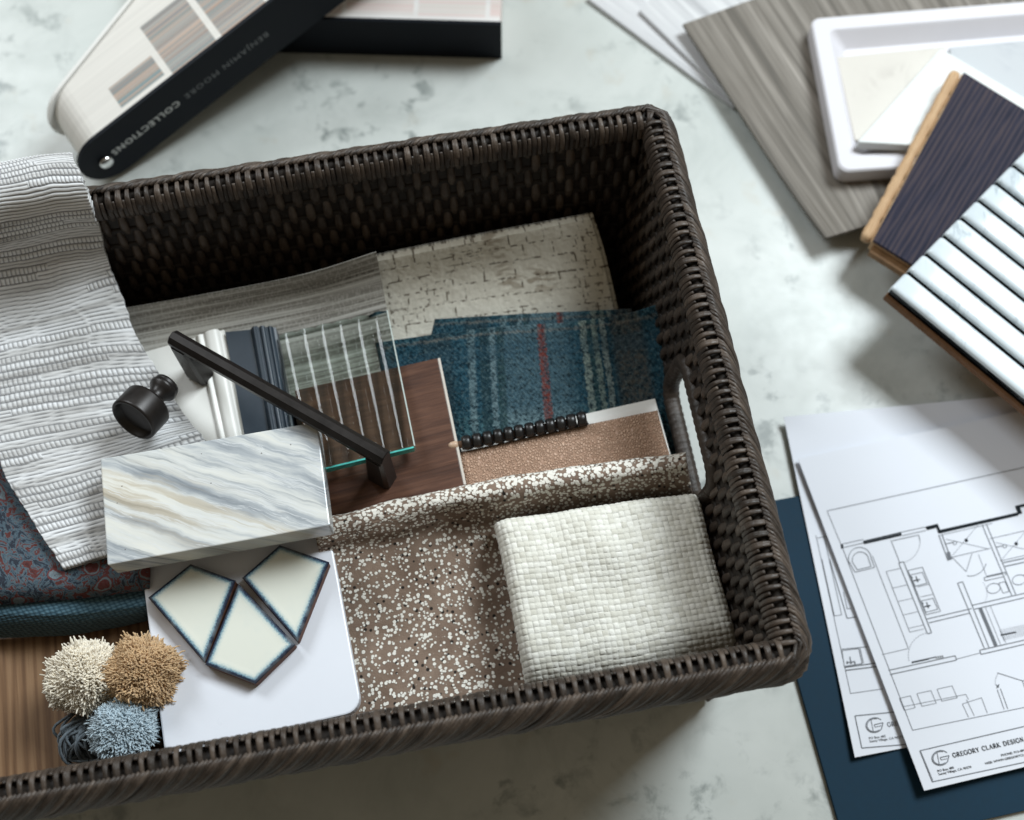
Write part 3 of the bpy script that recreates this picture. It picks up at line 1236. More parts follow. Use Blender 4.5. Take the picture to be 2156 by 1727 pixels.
# --- walnut slab + pale edge
wl = thing('walnut_panel', 'glossy dark walnut veneer panel under the fluted glass', 'wood sample', P(800, 900, .058))
wq = [(620, 822), (921, 754), (976, 1020), (985, 1070), (690, 1120)]
slab('veneer_panel', Q(wq, .0700), .0105, WALNUT, .0003, parent=wl)
ew = MB()
e0, e1 = P(921.5, 754, .0700), P(976.5, 1020, .0700)
ez = Vector((0, 0, 1))
ew.sweep([e0 + Vector((.0006, 0, -.0052)), e1 + Vector((.0006, 0, -.0052))], ez, .0006, .0052, 4, power=.1)
ew.build('edge_band', EDGE_BAND, wl, False)

# --- fluted glass
gz = .0775
gt = thing('fluted_glass_tile', 'clear fluted glass tile with a teal green edge on the walnut panel', 'glass sample', P(740, 800, .0705))
gq = [(586, 704), (813, 652), (871, 938), (646, 992)]
GZT, GZB = .0738, .0822
Sg = patch([[(*gq[0], GZT), (*gq[1], GZT)], [(*gq[3], GZB), (*gq[2], GZB)]])
NF = 6.0


def flute(u, v, U, V):
    return .0016 * abs(math.sin(math.pi * u * NF)) - .0016


sheet('pane', Sg, 360, 6, .0058, GLASS, gt, disp=flute, hard=True)
te = MB()
g = [P(*q, zq) for q, zq in zip(gq, (GZT, GZT, GZB, GZB))]
te.sweep([g[3] + Vector((0, -.0005, -.0034)), g[2] + Vector((0, -.0005, -.0034))], ez, .0004, .0026, 4, power=.1)
te.build('teal_edge', TEAL_EDGE, gt, False)
te = MB()
te.sweep([g[1] + Vector((.0004, 0, -.0034)), g[2] + Vector((.0004, 0, -.0034))], ez, .0003, .0024, 4, power=.1)
te.build('pale_edge', plain('pale_glass_edge', (0.50, 0.56, 0.53), .2, .6), gt, False)

# --- leather swatch book with black coil
lb = thing('swatch_book', 'brown leather swatch book with a black coil binding and white pages beside the walnut panel', 'swatch book', P(1190, 960, .055))
slab('back_page', Q([(968, 930, .0605), (1379, 839, .0605), (1413, 960, .0605), (990, 1060, .0605)], 0), .0018, CARD_WHITE, .0002, parent=lb)
slab('page', Q([(1200, 893, .0628), (1381, 852, .0628), (1408, 958, .0628), (1230, 1000, .0628)], 0), .0010, CARD_WHITE, .0002, parent=lb)
S = patch([[(966, 953, .0665), (1180, 906, .0665), (1384, 864, .0660)],
           [(976, 1010, .0665), (1190, 960, .0665), (1400, 925, .0655)],
           [(986, 1075, .0660), (1200, 1030, .0660), (1424, 1000, .0650)]])
sheet('leather_page', S, 30, 20, .0022, LEATHER, lb)
cl = MB()
c0, c1 = P(974, 934, .0690), P(1238, 880, .0690)
axx = (c1 - c0).normalized()
sx = axx.cross(ez).normalized()
for j in range(12):
    t = (j + .3) / 12
    ce = c0.lerp(c1, t)
    ptsr = []
    for k in range(19):
        a = 2 * math.pi * k / 18
        ptsr.append(ce + sx * (.0029 * math.cos(a)) + ez * (.0027 * math.sin(a)) + axx * (.0012 * k / 18))
    cl.sweep(ptsr, axx, .0008, .0023, 6)
coil = cl.build('coil', BLACK_PLASTIC, lb)
ct = MB()
ct.sweep([c0 + axx * (-.002 + .0095 * k) - ez * .0008 for k in range(7)], ez, .0018, .0017, 10)
ct.build('spine', plain('dark_spine', (0.16, 0.09, 0.055), .5), coil)
ct = MB()
lathe(ct, c0 - axx * .0032, -axx, [(.0003, .004), (.0013, .0034), (.0019, .0022), (.0020, .0002), (.0015, -.001)], 14)
ct.build('end_cap', plain('tan_end_cap', (0.52, 0.36, 0.25), .4), coil)

# --- speckled cloth with rolled top edge
S = patch([[(650, 1106, .066), (840, 1066, .068), (980, 1036, .069), (1220, 1000, .069), (1440, 968, .068)],
           [(655, 1094, .0765), (850, 1046, .078), (980, 1020, .079), (1220, 984, .081), (1443, 951, .083)],
           [(660, 1100, .0795), (852, 1056, .0815), (980, 1032, .083), (1222, 996, .0855), (1445, 962, .087)],
           [(664, 1125, .0780), (856, 1080, .080), (985, 1056, .0815), (1226, 1020, .0835), (1449, 988, .085)],
           [(668, 1150, .0735), (860, 1108, .0735), (990, 1084, .0710), (1232, 1052, .071), (1455, 1022, .072)],
           [(675, 1185, .0655), (866, 1150, .064), (996, 1128, .0605), (1240, 1100, .055), (1466, 1070, .056)],
           [(690, 1330, .0550), (890, 1290, .0545), (1020, 1270, .0520), (1270, 1240, .049), (1510, 1230, .048)],
           [(720, 1530, .0500), (910, 1480, .049), (1060, 1450, .0470), (1310, 1415, .044), (1560, 1390, .040)],
           [(725, 1560, .0470), (915, 1510, .046), (1065, 1480, .0440), (1316, 1445, .041), (1566, 1410, .038)]])
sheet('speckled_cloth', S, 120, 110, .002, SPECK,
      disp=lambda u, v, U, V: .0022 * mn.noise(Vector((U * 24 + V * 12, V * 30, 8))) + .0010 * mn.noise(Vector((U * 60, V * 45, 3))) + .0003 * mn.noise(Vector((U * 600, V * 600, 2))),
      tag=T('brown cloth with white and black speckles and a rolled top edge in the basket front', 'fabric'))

# --- white basket weave cloth, folded in a thick pad
Sm = patch([[(1040, 1092, .080), (1250, 1062, .081), (1470, 1032, .080)],
            [(1066, 1210, .080), (1280, 1185, .0815), (1500, 1148, .080)],
            [(1088, 1330, .078), (1305, 1300, .0795), (1532, 1262, .078)],
            [(1112, 1452, .074), (1330, 1420, .075), (1568, 1376, .074)]])
lu, lv = .105, .082


def pillow(u, v):
    p = Sm(u, v)

    def dr(d, r, h):
        if d >= r:
            return 0.0
        k = 1 - d / r
        return h * (1 - math.sqrt(max(0, 1 - k * k)))
    z = dr(u * lu, .007, .009) + dr((1 - u) * lu, .006, .006) + dr(v * lv, .006, .007) + dr((1 - v) * lv, .021, .018)
    z = min(z, .024)
    z += -.0020 * math.sin(math.pi * u) * math.sin(2.2 * math.pi * v + u) - .0016 * mn.noise(Vector((u * 5, v * 4, 0)))
    p.z -= z
    return p


PX_, PY_ = .0027, .0023


def wv(u, v, U, V):
    U2 = U + .0006 * mn.noise(Vector((V * 60, U * 20, 3)))
    V2 = V + .0006 * mn.noise(Vector((U * 60, V * 20, 6)))
    a, b = U2 / PX_, V2 / PY_
    i, j = math.floor(a), math.floor(b)
    fa, fb = a - i - .5, b - j - .5
    rr = .85 + .5 * mn.noise(Vector((i * 7.3, j * 3.1, 1)))
    if (i + j) % 2 == 0:
        return max(0, 1 - (2 * fb) ** 2) ** .32 * (.72 + .28 * math.cos(math.pi * fa)), rr
    return max(0, 1 - (2 * fa) ** 2) ** .32 * (.72 + .28 * math.cos(math.pi * fb)), rr


def wvd(u, v, U, V):
    h, rr = wv(u, v, U, V)
    return .00075 * h * rr


sheet('basketweave_cloth', pillow, 300, 270, .012, WEAVE, uvs=(lu, lv), disp=wvd, tone=lambda U, V: max(0, 1 - 1.35 * wv(0, 0, U, V)[0]),
      tag=T('thick white basketweave cloth folded into a pad in the front right of the basket', 'fabric'))

# --- white board with kite tiles
slab('white_board', Q([(293, 1160), (690, 1100), (763, 1497), (347, 1592)], .0680), .0072, WHITE_BOARD, .0008,
     [.004, .004, .0075, .0075], tag=T('white rounded corner sample board under the three kite shaped tiles', 'sample board'), smooth=False)


def kite(pts, label):
    zt = .0750
    w = [P(x, y, zt) for x, y in pts]
    if (w[1] - w[0]).cross(w[2] - w[0]).z < 0:
        w = w[::-1]
    k = thing('kite_tile', label, 'tile', sum(w, Vector()) / 4 - Vector((0, 0, .0068)), 'kite shaped glazed tiles on the white board')
    q = [Vector((p.x, p.y)) for p in w]
    n = len(q)
    ce = sum(q, Vector((0, 0))) / n

    def inset(d):
        out = []
        for i in range(n):
            a, b, c = q[i - 1], q[i], q[(i + 1) % n]
            e1, e2 = b - a, c - b
            n1 = Vector((-e1.y, e1.x)).normalized()
            n2 = Vector((-e2.y, e2.x)).normalized()
            mm = (n1 + n2).normalized()
            out.append(b + mm * (d / max(.4, mm.dot(n1))))
        return out
    V, F, UV = [], [], []
    rings = [(0, -.0008), (.0004, -.0002), (.0012, 0.0001), (.0025, 0.0001), (.005, 0.0)]
    for d, h in rings:
        for p in inset(d):
            V.append(Vector((p.x, p.y, zt + h)))
            UV.append((0, d))
    V.append(Vector((ce.x, ce.y, zt)))
    UV.append((0, .02))
    for r in range(len(rings) - 1):
        for i in range(n):
            i2 = (i + 1) % n
            F.append((r * n + i, r * n + i2, (r + 1) * n + i2, (r + 1) * n + i))
    nfl = len(F)
    cen = [ (len(rings) - 1) * n + i for i in range(n)]
    for i in range(n):
        F.append((cen[i], cen[(i + 1) % n], len(V) - 1))
    obj('glaze', V, F, KITE, k, UV, False)
    slab('clay_body', [Vector((p.x, p.y, zt - .0008)) for p in w], .0059, CLAY, .0003, .0008, k)


kite([(400, 1187), (496, 1222), (430, 1396), (311, 1258)], 'kite tile with blue edges nearest the yarn pompoms, on the left of the white board')
kite([(588, 1147), (693, 1183), (626, 1352), (509, 1216)], 'kite tile with blue edges nearest the speckled cloth, on the right of the white board')
kite([(501, 1228), (622, 1357), (537, 1440), (431, 1399)], 'kite tile with blue edges wedged between the other two, pointing at the basket front')

# --- knit cloth over the back rim
knL = [(-120, 400, .095), (-116, 372, .128), (-110, 376, .144), (-100, 430, .1475), (-92, 490, .138), (-80, 570, .112), (-70, 660, .094), (-50, 790, .088), (-25, 930, .084), (45, 1060, .083), (131, 1196, .082)]
knM = [(20, 370, .095), (22, 342, .128), (28, 338, .145), (44, 395, .1490), (58, 452, .138), (82, 530, .110), (105, 622, .092), (140, 752, .087), (175, 892, .083), (230, 1010, .0815), (285, 1150, .079)]
knR = [(138, 368, .095), (143, 338, .128), (152, 331, .145), (176, 382, .1480), (192, 436, .138), (216, 510, .110), (240, 585, .090), (305, 735, .083), (380, 862, .0805), (432, 935, .0795), (480, 1080, .079)]
Sk0 = patch([list(r) for r in zip(knL, knM, knR)])


def Sk(u, v):
    p = Sk0(u, v)
    a, b = Sk0(0, v), Sk0(1, v)
    e = (b - a).normalized()
    w_ = (2 * u - 1)
    k = math.copysign(abs(w_) ** 5, w_)
    sd_ = 1 if w_ > 0 else 9
    return p + e * k * (.0022 * mn.noise(Vector((v * 14, sd_, 0))) + .0007 * mn.noise(Vector((v * 110, sd_, 4))))




def edge_tone(f):
    return min(1.0, max(0.0, (abs(2 * f) - .62) / .28))


def knit_cell(U, V):
    """height of the yarn and how dark the gaps between rows and loops are"""
    V2 = V + .0011 * mn.noise(Vector((U * 45, V * 30, 5))) + .0005 * mn.noise(Vector((U * 150, V * 100, 5)))
    q = V2 / .0019
    j0 = math.floor(q / 2)
    band_ = mn.noise(Vector((j0 * .33, U * 14, 2.0)))
    rr = random.Random(j0)
    if band_ > .03 or rr.random() < .12:           # loop row, twice as tall
        f = q / 2 - j0 - .5
        c = (U + .0013 * (j0 % 2) + .0004 * mn.noise(Vector((U * 300, j0 * 5.0, 1)))) / .0019
        fc = c - math.floor(c) - .5
        e = max(0, 1 - (2 * f) ** 2) ** .5
        g = max(0, 1 - (2 * fc) ** 2) ** .5
        return e * (.3 + .95 * g), max(edge_tone(f), edge_tone(fc) * .85)
    f = q - math.floor(q) - .5
    e = max(0, 1 - (2 * f) ** 2) ** .5
    return e * .8, edge_tone(f)


def knit(u, v, U, V):
    h = knit_cell(U, V)[0]
    wr = .0042 * mn.noise(Vector((U * 14 + V * 9, V * 13, 3))) - .0006 + .0011 * mn.noise(Vector((U * 50, V * 40, 9)))
    return .00085 * h + wr


sheet('knit_cloth', Sk, 210, 560, .0042, KNIT, disp=knit, tone=lambda U, V: knit_cell(U, V)[1],
      tag=T('long off white and grey striped knit cloth draped over the basket back rim', 'fabric'))

# --- marble slab
slab('marble_tile', Q([(211, 966), (668, 888), (695, 1106), (226, 1190)], .0985), .0150, BLUEMARBLE, .0006, .0008,
     tag=T('rectangular blue grey veined marble tile resting over the knit cloth and white board', 'tile'))

# --- bar pull handle
pull = thing('bar_pull', 'long dark bronze bar pull handle lying across the moulding samples and walnut panel', 'handle', P(600, 900, .071))
zb = .1045
h0, h1 = P(378, 720, zb), P(797, 958, zb - .001)
d = (h1 - h0).normalized()
sd = d.cross(ez).normalized()


def octbar(mb, a, b, up, w, t):
    mb.sweep([a, a.lerp(b, .004), b.lerp(a, .004), b], up, [w * .9, w, w, w * .9], [t * .9, t, t, t * .9], 8)


pb = MB()
octbar(pb, h0 - d * .004, h1 + d * .004, ez, .0040, .0046)
pb.build('bar', BRONZE, pull, False)
for hp, zf, i in ((h0, .0690, 0), (h1, .0705, 1)):
    pp = MB()
    sgn = 1 if i == 0 else -1
    a = hp + d * (sgn * .0008) - ez * .002
    b = Vector((a.x, a.y, zf)) + d * (sgn * .001)
    V = []
    for cpt, w_, l_ in ((a, .0042, .0048), (b, .0046, .0062)):
        for sx_, sy_ in ((-1, -.7), (-1, .7), (-.7, 1), (.7, 1), (1, .7), (1, -.7), (.7, -1), (-.7, -1)):
            V.append(cpt + d * (sx_ * l_) + sd * (sy_ * w_))
    F = [tuple(range(8)), tuple(range(15, 7, -1))] + [(k, 8 + k, 8 + (k + 1) % 8, (k + 1) % 8) for k in range(8)]
    pp.add(V, F)
    pp.build('post', BRONZE, pull, False)

# --- round knob lying on the knit cloth
kn = thing('round_knob', 'round dark bronze cabinet knob lying on its side on the knit cloth', 'knob', P(300, 880, .084))
f0 = P(279, 886, .1020)
b0 = P(350, 812, .0930)
ax = (b0 - f0).normalized()
Lk = (b0 - f0).length
kb = MB()
lathe(kb, f0, ax, [(.0002, .0036), (.0086, .0034), (.0092, .0030), (.0098, .0004), (.0102, .0), (.0110, .0), (.0114, .0005), (.0115, .0012), (.0115, .0108), (.0114, .0116), (.0109, .0121), (.0100, .0123), (.0060, .0126), (.0046, .0136)], 40)
kb.build('head', BRONZE, kn)
kb = MB()
lathe(kb, f0, ax, [(.0046, .0134), (.0040, .0165), (.0042, Lk * .72), (.0052, Lk * .80), (.0066, Lk * .86), (.0069, Lk * .92), (.0060, Lk * .96), (.0064, Lk * .98), (.0062, Lk * 1.03), (.0010, Lk * 1.035)], 32)
kb.build('stem', BRONZE, kn)


# --- yarn pompoms
def pom(center, axis, rad, mat, n, label, neck_to):
    axis = Vector(axis).normalized()
    base = center - axis * (rad * 1.15)
    root = thing('yarn_pompom', label, 'pompom', Vector((center.x, center.y, .0455)), 'yarn pompoms on the oak board')
    mb = MB()
    rr = random.Random(n)
    s_ = axis.orthogonal().normalized()
    t_ = axis.cross(s_)
    for i in range(n):
        ct = 1 - 1.30 * (i + .5) / n
        ph = i * 2.39996
        stt = math.sqrt(max(0, 1 - ct * ct))
        dirv = axis * ct + (s_ * math.cos(ph) + t_ * math.sin(ph)) * stt
        dirv = (dirv + Vector((rr.gauss(0, 1), rr.gauss(0, 1), rr.gauss(0, 1))) * .045).normalized()
        L = rad * rr.uniform(.92, 1.0) * (rr.uniform(1.04, 1.2) if rr.random() < .06 else 1) * (1 + .24 * mn.noise(dirv * 1.6 + Vector((n, 0, 0))))
        tip = center + dirv * L
        st_ = base.lerp(center, .62) + dirv * rad * .25
        mid = st_.lerp(tip, .55) + axis * rad * .05
        jt = Vector((rr.gauss(0, 1), rr.gauss(0, 1), rr.gauss(0, 1))) * .0005
        pts = [st_, mid, tip - dirv * .0010, tip + jt]
        rds = [.0002, .00030, .00037, .00026]
        mb.sweep(pts, s_ if abs(dirv.dot(s_)) < .9 else t_, rds, rds, 5)
    cv, cf = [], []
    for a in range(13):
        for b in range(20):
            th, ph = math.pi * a / 12, 2 * math.pi * b / 20
            dv = axis * math.cos(th) + (s_ * math.cos(ph) + t_ * math.sin(ph)) * math.sin(th)
            cv.append(center + dv * rad * .80 * (1 + .24 * mn.noise(dv * 1.6 + Vector((n, 0, 0)))))
    for a in range(12):
        for b in range(20):
            cf.append((a * 20 + b, (a + 1) * 20 + b, (a + 1) * 20 + (b + 1) % 20, a * 20 + (b + 1) % 20))
    mb.add(cv, cf)
    mb.build('tuft', mat, root)
    nb = MB()
    pts = [center - axis * rad * .35, center.lerp(neck_to, .5), neck_to]
    nb.sweep(pts, s_, [.0050, .0042, .0040], [.0050, .0042, .0040], 14)
    nb.build('wrapped_neck', WRAP_WHITE, root)


pc = P(183, 1428, .069)
pom(pc, (-.25, .05, 1), .0163, YARN_CREAM, 5600, 'cream white yarn pompom on the oak board, beside the tan one', pc + Vector((.004, -.006, -.020)))
pc = P(303, 1416, .073)
pom(pc, (.30, .10, 1), .0158, YARN_TAN, 4600, 'tan yarn pompom touching the edge of the white board', P(347, 1490, .058))
pc = P(262, 1532, .068)
pom(pc, (.05, -.20, 1), .0148, YARN_BLUE, 4200, 'pale blue yarn pompom in front of the cream and tan ones', P(236, 1606, .050))
mb = MB()
rr = random.Random(3)
for i in range(70):
    t = i / 69
    a = P(150 + 70 * rr.random(), 1500 + 26 * rr.random(), .055 + .010 * rr.random())
    kx, ky = rr.uniform(135, 250), rr.uniform(1560, 1612)
    b = P(kx, ky, .049 + .006 * rr.random())
    mdp = a.lerp(b, .5) + Vector((-.006 * rr.random(), -.001, .004 + .003 * rr.random()))
    c_ = b + Vector((.004 + .008 * rr.random(), -.001 * rr.random(), .001))
    pts = [crv([a, mdp, b, c_], k / 12) for k in range(13)]
    pts = [Vector((p.x, p.y, max(p.z, .0465))) for p in pts]
    mb.sweep(pts, ez, .0007, .0007, 5)
mb.build('yarn_tassel', YARN_GREY, tag=T('loose slate grey yarn tassel strands under the blue and cream pompoms', 'yarn'))

# ================================================================== fan decks at the back
def deck(name, label, A, Bp, L, h, th0, th1, pages_mat, cover_th=.0022, round_end=True, square_far=True):
    """A,B: points on the top front edge (cover side); deck runs from A towards B for length L; pages lie behind the cover"""
    ex = (Bp - A).normalized()
    ey = Vector((-ex.y, ex.x, 0)).normalized()          # horizontal, away from the viewer
    if ey.y < 0:
        ey = -ey
    ezz = ex.cross(ey).normalized()
    if ezz.z < 0:
        ezz = -ezz
    root = thing(name, label, 'paint fan deck', A - ezz * h + ex * L / 2, 'paint fan decks at the back')
    r = h * .5

    def outline(l0, l1, dz=0.0, rr=r):
        o = [(l1, -h + dz), (l1, -dz)]
        out = []
        for k in range(11):
            a = R(90 + 9 * k)
            out.append((l0 + rr + math.cos(a) * rr, -dz - rr + math.sin(a) * rr))
        out2 = []
        for k in range(11):
            a = R(180 + 9 * k)
            out2.append((l0 + rr + math.cos(a) * rr, -h + dz + rr + math.sin(a) * rr))
        return o + out + out2

    def prism(nm, ol, y0f, y1f, mat, par):
        V, F, UV = [], [], []
        n = len(ol)
        ls = 0
        for side in (0, 1):
            for (x, z) in ol:
                y = (y1f if side else y0f)(x)
                V.append(A + ex * x + ey * y + ezz * z)
                UV.append((x - min(0, z + r) * 0, y))
        F.append(tuple(range(n)))
        F.append(tuple(range(2 * n - 1, n - 1, -1)))
        for i in range(n):
            i2 = (i + 1) % n
            F.append((i, n + i, n + i2, i2))
        return obj(nm, V, F, mat, par, UV)
    thf = lambda x: th0 + (th1 - th0) * max(0, x) / L
    prism('cover', outline(-.004, L + .001), lambda x: 0.0, lambda x: cover_th, BLACK_COVER, root)
    prism('page_stack', outline(.0, L, .0012), lambda x: cover_th + .0002, lambda x: cover_th + .0002 + thf(x), pages_mat, root)
    prism('back_cover', outline(-.004, L + .001), lambda x: cover_th + .0006 + thf(x), lambda x: cover_th * 2 + .0006 + thf(x), CARD_WHITE, root)
    return root, ex, ey, ezz, h


A, Bp = P(150, 331, .039), P(576, 0, .074)
d1, ex, ey, ezz, h = deck('paint_fan_deck', 'open black covered paint fan deck with silver lettering leaning over the other deck', A, Bp, .27, .039, .033, .110, CHIPS)
# rivet
rv = MB()
rp = A + ex * .0105 - ezz * .0205
lathe(rv, rp, -ey, [(.0042, 0), (.0042, .0015), (.0034, .0028), (.0018, .0034), (.0002, .0036)], 24)
rv.build('rivet', STEEL, d1)


def deck_text(s_, size, x_start, mat, spacing, bold):
    Vt, Ft = text_polys(s_, size, spacing, bold)
    V = []
    for v in Vt:
        # reads from the far end towards the rivet, letters upside down on the standing cover
        V.append(A + ex * (x_start - v.x) - ezz * (h * .5 - size * .36 + v.y) - ey * .0002)
    obj('lettering', V, Ft, mat, d1)
    return max(v.x for v in Vt)


wA = deck_text('COLLECTIONS', .0064, .0640, SILVER_INK, 1.16, .00012)
deck_text('BENJAMIN MOORE', .0060, .1270, DIM_INK, 1.22, 0)

A2, B2 = P(262, 30, .032), P(1052, 52, .032)
d2, *_ = deck('paint_fan_deck', 'closed black covered paint fan deck with pale pink page edges lying behind', A2, B2, (B2 - A2).length, .032, .050, .050, CHIPS2)

# ================================================================== samples at the upper right
def thin(name, pts, z, t, mat, label, cat, group=None, edge=None):
    c = Q(pts, z)
    return slab(name, c, t, mat, .0002, 0, tag=T(label, cat, group))


slab('vinyl_plank', Q([(1236, -4), (1545, 226), (1900, -60), (1560, -330)], .0030), .0025, PALEWOOD, .0003,
     tag=T('whitewashed vinyl plank at the bottom of the plank pile, with a cream edge', 'flooring sample', 'vinyl plank samples'))
slab('vinyl_plank', Q([(1346, 22), (1556, 226), (1900, -60), (1700, -330)], .0058), .0024, PALEWOOD, .0003,
     tag=T('whitewashed vinyl plank in the middle of the plank pile', 'flooring sample', 'vinyl plank samples'))
S = patch([[(1437, 56, .0115), (1515, 176, .0095), (1606, 318, .0090), (1680, 428, .0100), (1737, 506, .0130)],
           [(1760, -60, .0110), (1830, 50, .0095), (1930, 210, .0090), (1995, 320, .0095), (2020, 420, .0100)],
           [(2110, -190, .0110), (2190, -70, .0095), (2280, 100, .0090), (2330, 220, .0095), (2360, 330, .0100)]])
sheet('vinyl_plank', S, 40, 30, .0024, GREYWOOD, hard=True,
      tag=T('wide grey brown vinyl plank under the white tray, topmost of the plank pile', 'flooring sample', 'vinyl plank samples'))

# white tray with a recess
tray_px = [(1706, 38), (2330, -12), (2372, 320), (1768, 362)]
tz = .0245
tr_c = Q(tray_px, tz)
tc = sum(tr_c, Vector()) / 4
tex = (tr_c[1] - tr_c[0]).normalized()
tey = ez.cross(tex)
p2 = [Vector(((v - tc).dot(tex), (v - tc).dot(tey))) for v in tr_c]
p2 = p2 if (p2[1] - p2[0]).x * (p2[2] - p2[1]).y - (p2[1] - p2[0]).y * (p2[2] - p2[1]).x > 0 else p2[::-1]


def shrink(p2, d):
    out = []
    n = len(p2)
    for i in range(n):
        e1 = (p2[i] - p2[i - 1]).normalized()
        e2 = (p2[(i + 1) % n] - p2[i]).normalized()
        n1 = Vector((-e1.y, e1.x))
        n2 = Vector((-e2.y, e2.x))
        mm = (n1 + n2).normalized()
        out.append(p2[i] + mm * (d / mm.dot(n1)))
    return out


V, F = [], []
rings = [(0.0012, -.0125, .005), (0, -.0115, .006), (0, -.001, .006), (.001, 0, .006), (.0095, 0, .004), (.0105, -.0008, .004), (.0185, -.0080, .003)]
for d_, dz, r_ in rings:
    for w_ in round_poly(shrink(p2, d_), r_, 6):
        V.append(tc + tex * w_.x + tey * w_.y + ez * dz)
n = len(V) // len(rings)
for k in range(len(rings) - 1):
    for i in range(n):
        i2 = (i + 1) % n
        F.append((k * n + i, k * n + i2, (k + 1) * n + i2, (k + 1) * n + i))
F.append(tuple((len(rings) - 1) * n + i for i in range(n)))
F.append(tuple(range(n - 1, -1, -1)))
obj('white_tray', V, F, TRAY_WHITE, tag=T('white rounded tray with a sunken middle holding marble and white tiles', 'tray'))
slab('stone_tile', Q([(1762, 120), (1990, 98), (2030, 280), (1800, 296)], .0225), .0055, CREAMMARBLE, .0006, .0012,
     tag=T('cream marble tile lying flat in the left of the white tray', 'tile', 'stone tiles in the tray'))
slab('stone_tile', Q([(1998, 100), (2300, 72), (2340, 262), (2034, 282)], .0225), .0055, GREYMARBLE, .0006, .0012,
     tag=T('pale grey marble tile lying flat in the right of the white tray', 'tile', 'stone tiles in the tray'))
slab('white_glazed_tile', Q([(1981, 101), (1803, 300), (2030, 312), (2230, 248)], .0310), .0075, GLAZE_WHITE, .0008, .001,
     tag=T('plain white glazed tile set at an angle on top of the tray tiles', 'tile'))

# dark engineered wood board
dw = thing('flooring_board', 'dark stained oak flooring board with pale plywood edges leaning on the tray', 'flooring sample', P(1990, 380, .02))
za, zc = .0465, .0315
top_q = [(2030, 152, za), (2300, 318, za), (2108, 676, zc), (1838, 506, zc)]
c = Q(top_q, 0)
slab('veneer', c, .0025, DARKOAK, .0004, 0, dw)
exd = (c[1] - c[0]).normalized()
eyd = (c[3] - c[0]).normalized()
nzd = exd.cross(eyd).normalized()
if nzd.z < 0:
    nzd = -nzd
slab('plywood_core', [c[0] - exd * .0008 - nzd * .0026, c[1] - nzd * .0026, c[2] - nzd * .0026, c[3] - exd * .0008 - nzd * .0026], .0100, PLY, .0004, 0, dw)
tb = MB()
a, b = c[0] - exd * .0040 - nzd * .0058, c[3] - exd * .0040 - nzd * .0058
mq = 40
rr = random.Random(5)
pts = [a.lerp(b, k / mq) for k in range(mq + 1)]
tb.sweep(pts, nzd, [.0034 + (rr.uniform(-.0004, .0002) if k % 5 else -.0009) for k in range(mq + 1)], .0028, 6, power=.6)
tb.build('tongue', PLY, dw)
slab('end_tongue', [c[3] + eyd * .0045 - nzd * .0050 + exd * .001, c[3] - nzd * .0050 + exd * .001, c[2] - nzd * .0050, c[2] + eyd * .0045 - nzd * .0050], .0058, PLYEND, .0004, 0, dw)

# fluted marble mosaic
mo = thing('fluted_mosaic', 'fluted white marble mosaic sheet with grey veins on a brown backer over the dark board', 'tile', P(2050, 640, .03))
zm = .0530
q0 = P(1874, 606, zm - .003)
qa = P(2156, 336 - 16, zm + .004)
qb = P(2156, 838, zm - .004)
ea = (qa - q0)
eb = (qb - q0)
La, Lb = ea.length, eb.length
ea.normalize()
eb.normalize()
nm_ = eb.cross(ea).normalized()
if nm_.z < 0:
    nm_ = -nm_
NR = 11
wr = La / 7.62
Lr = Lb * 1.45
slab('backer', [q0 - ea * .001 - nm_ * .0085, q0 + ea * (wr * NR) - nm_ * .0085, q0 + ea * (wr * NR) + eb * Lr - nm_ * .0085, q0 - ea * .001 + eb * Lr - nm_ * .0085], .0050, BACKER, .0003, 0, mo)
slab('grout', [q0 + ea * .0006 - nm_ * .0022 + eb * .0006, q0 + ea * (wr * NR - .0006) - nm_ * .0022 + eb * .0006, q0 + ea * (wr * NR - .0006) + eb * (Lr - .001) - nm_ * .0022, q0 + ea * .0006 + eb * (Lr - .001) - nm_ * .0022], .0061, GROUT, 0, 0, mo)
for k in range(NR):
    o_ = q0 + ea * (wr * k + .0006)
    w_ = wr - .0024
    V, F, UV = [], [], []
    prof = []
    for i in range(13):
        t = i / 12
        hgt = -.0010 * (abs(2 * t - 1) ** 9)
        prof.append((w_ * t, hgt))
    prof = [(0, -.0058)] + prof + [(w_, -.0058)]
    st = [(0.0, -.0016), (.0006, -.0005), (.0018, 0), (Lr - .0018, 0), (Lr, -.001)]
    st = [(0.0, -.0018), (.0008, -.0006), (.0022, 0)] + [(.0022 + (Lr - .0044) * j / 6, 0) for j in range(1, 7)] + [(Lr, -.0018)]
    for x, dh in st:
        for y, hh_ in prof:
            V.append(o_ + eb * x + ea * y + nm_ * (max(hh_ + dh, -.0058)))
            UV.append((x + k * .013, y + k * .0071 * 3.3))
    n = len(prof)
    for i in range(len(st) - 1):
        for j in range(n - 1):
            F.append((i * n + j, (i + 1) * n + j, (i + 1) * n + j + 1, i * n + j + 1))
    F.append(tuple(range(n)))
    F.append(tuple((len(st) - 1) * n + j for j in range(n - 1, -1, -1)))
    obj('rib', V, F, RIBMARBLE, mo, UV, True)

# ================================================================== folder and drawings
slab('navy_folder', Q([(1573, 1064), (2420, 908), (2560, 1616), (1783, 1792)], .0028), .0025, NAVY_CARD, .0003, .0006,
     tag=T('large navy card folder lying flat under the floor plan sheets', 'folder'))


def zb_(zx, zy):      # crop coordinates -> picture pixels
    return ((1600 + zx * .41744) * .8624, (1282 + zy * .41744) * .8624)


def za_(zx, zy):
    return ((1600 + zx * .41744) * .8624, (640 + zy * .41744) * .8624)


def sm(x):
    x = min(1, max(0, x))
    return x * x * (3 - 2 * x)


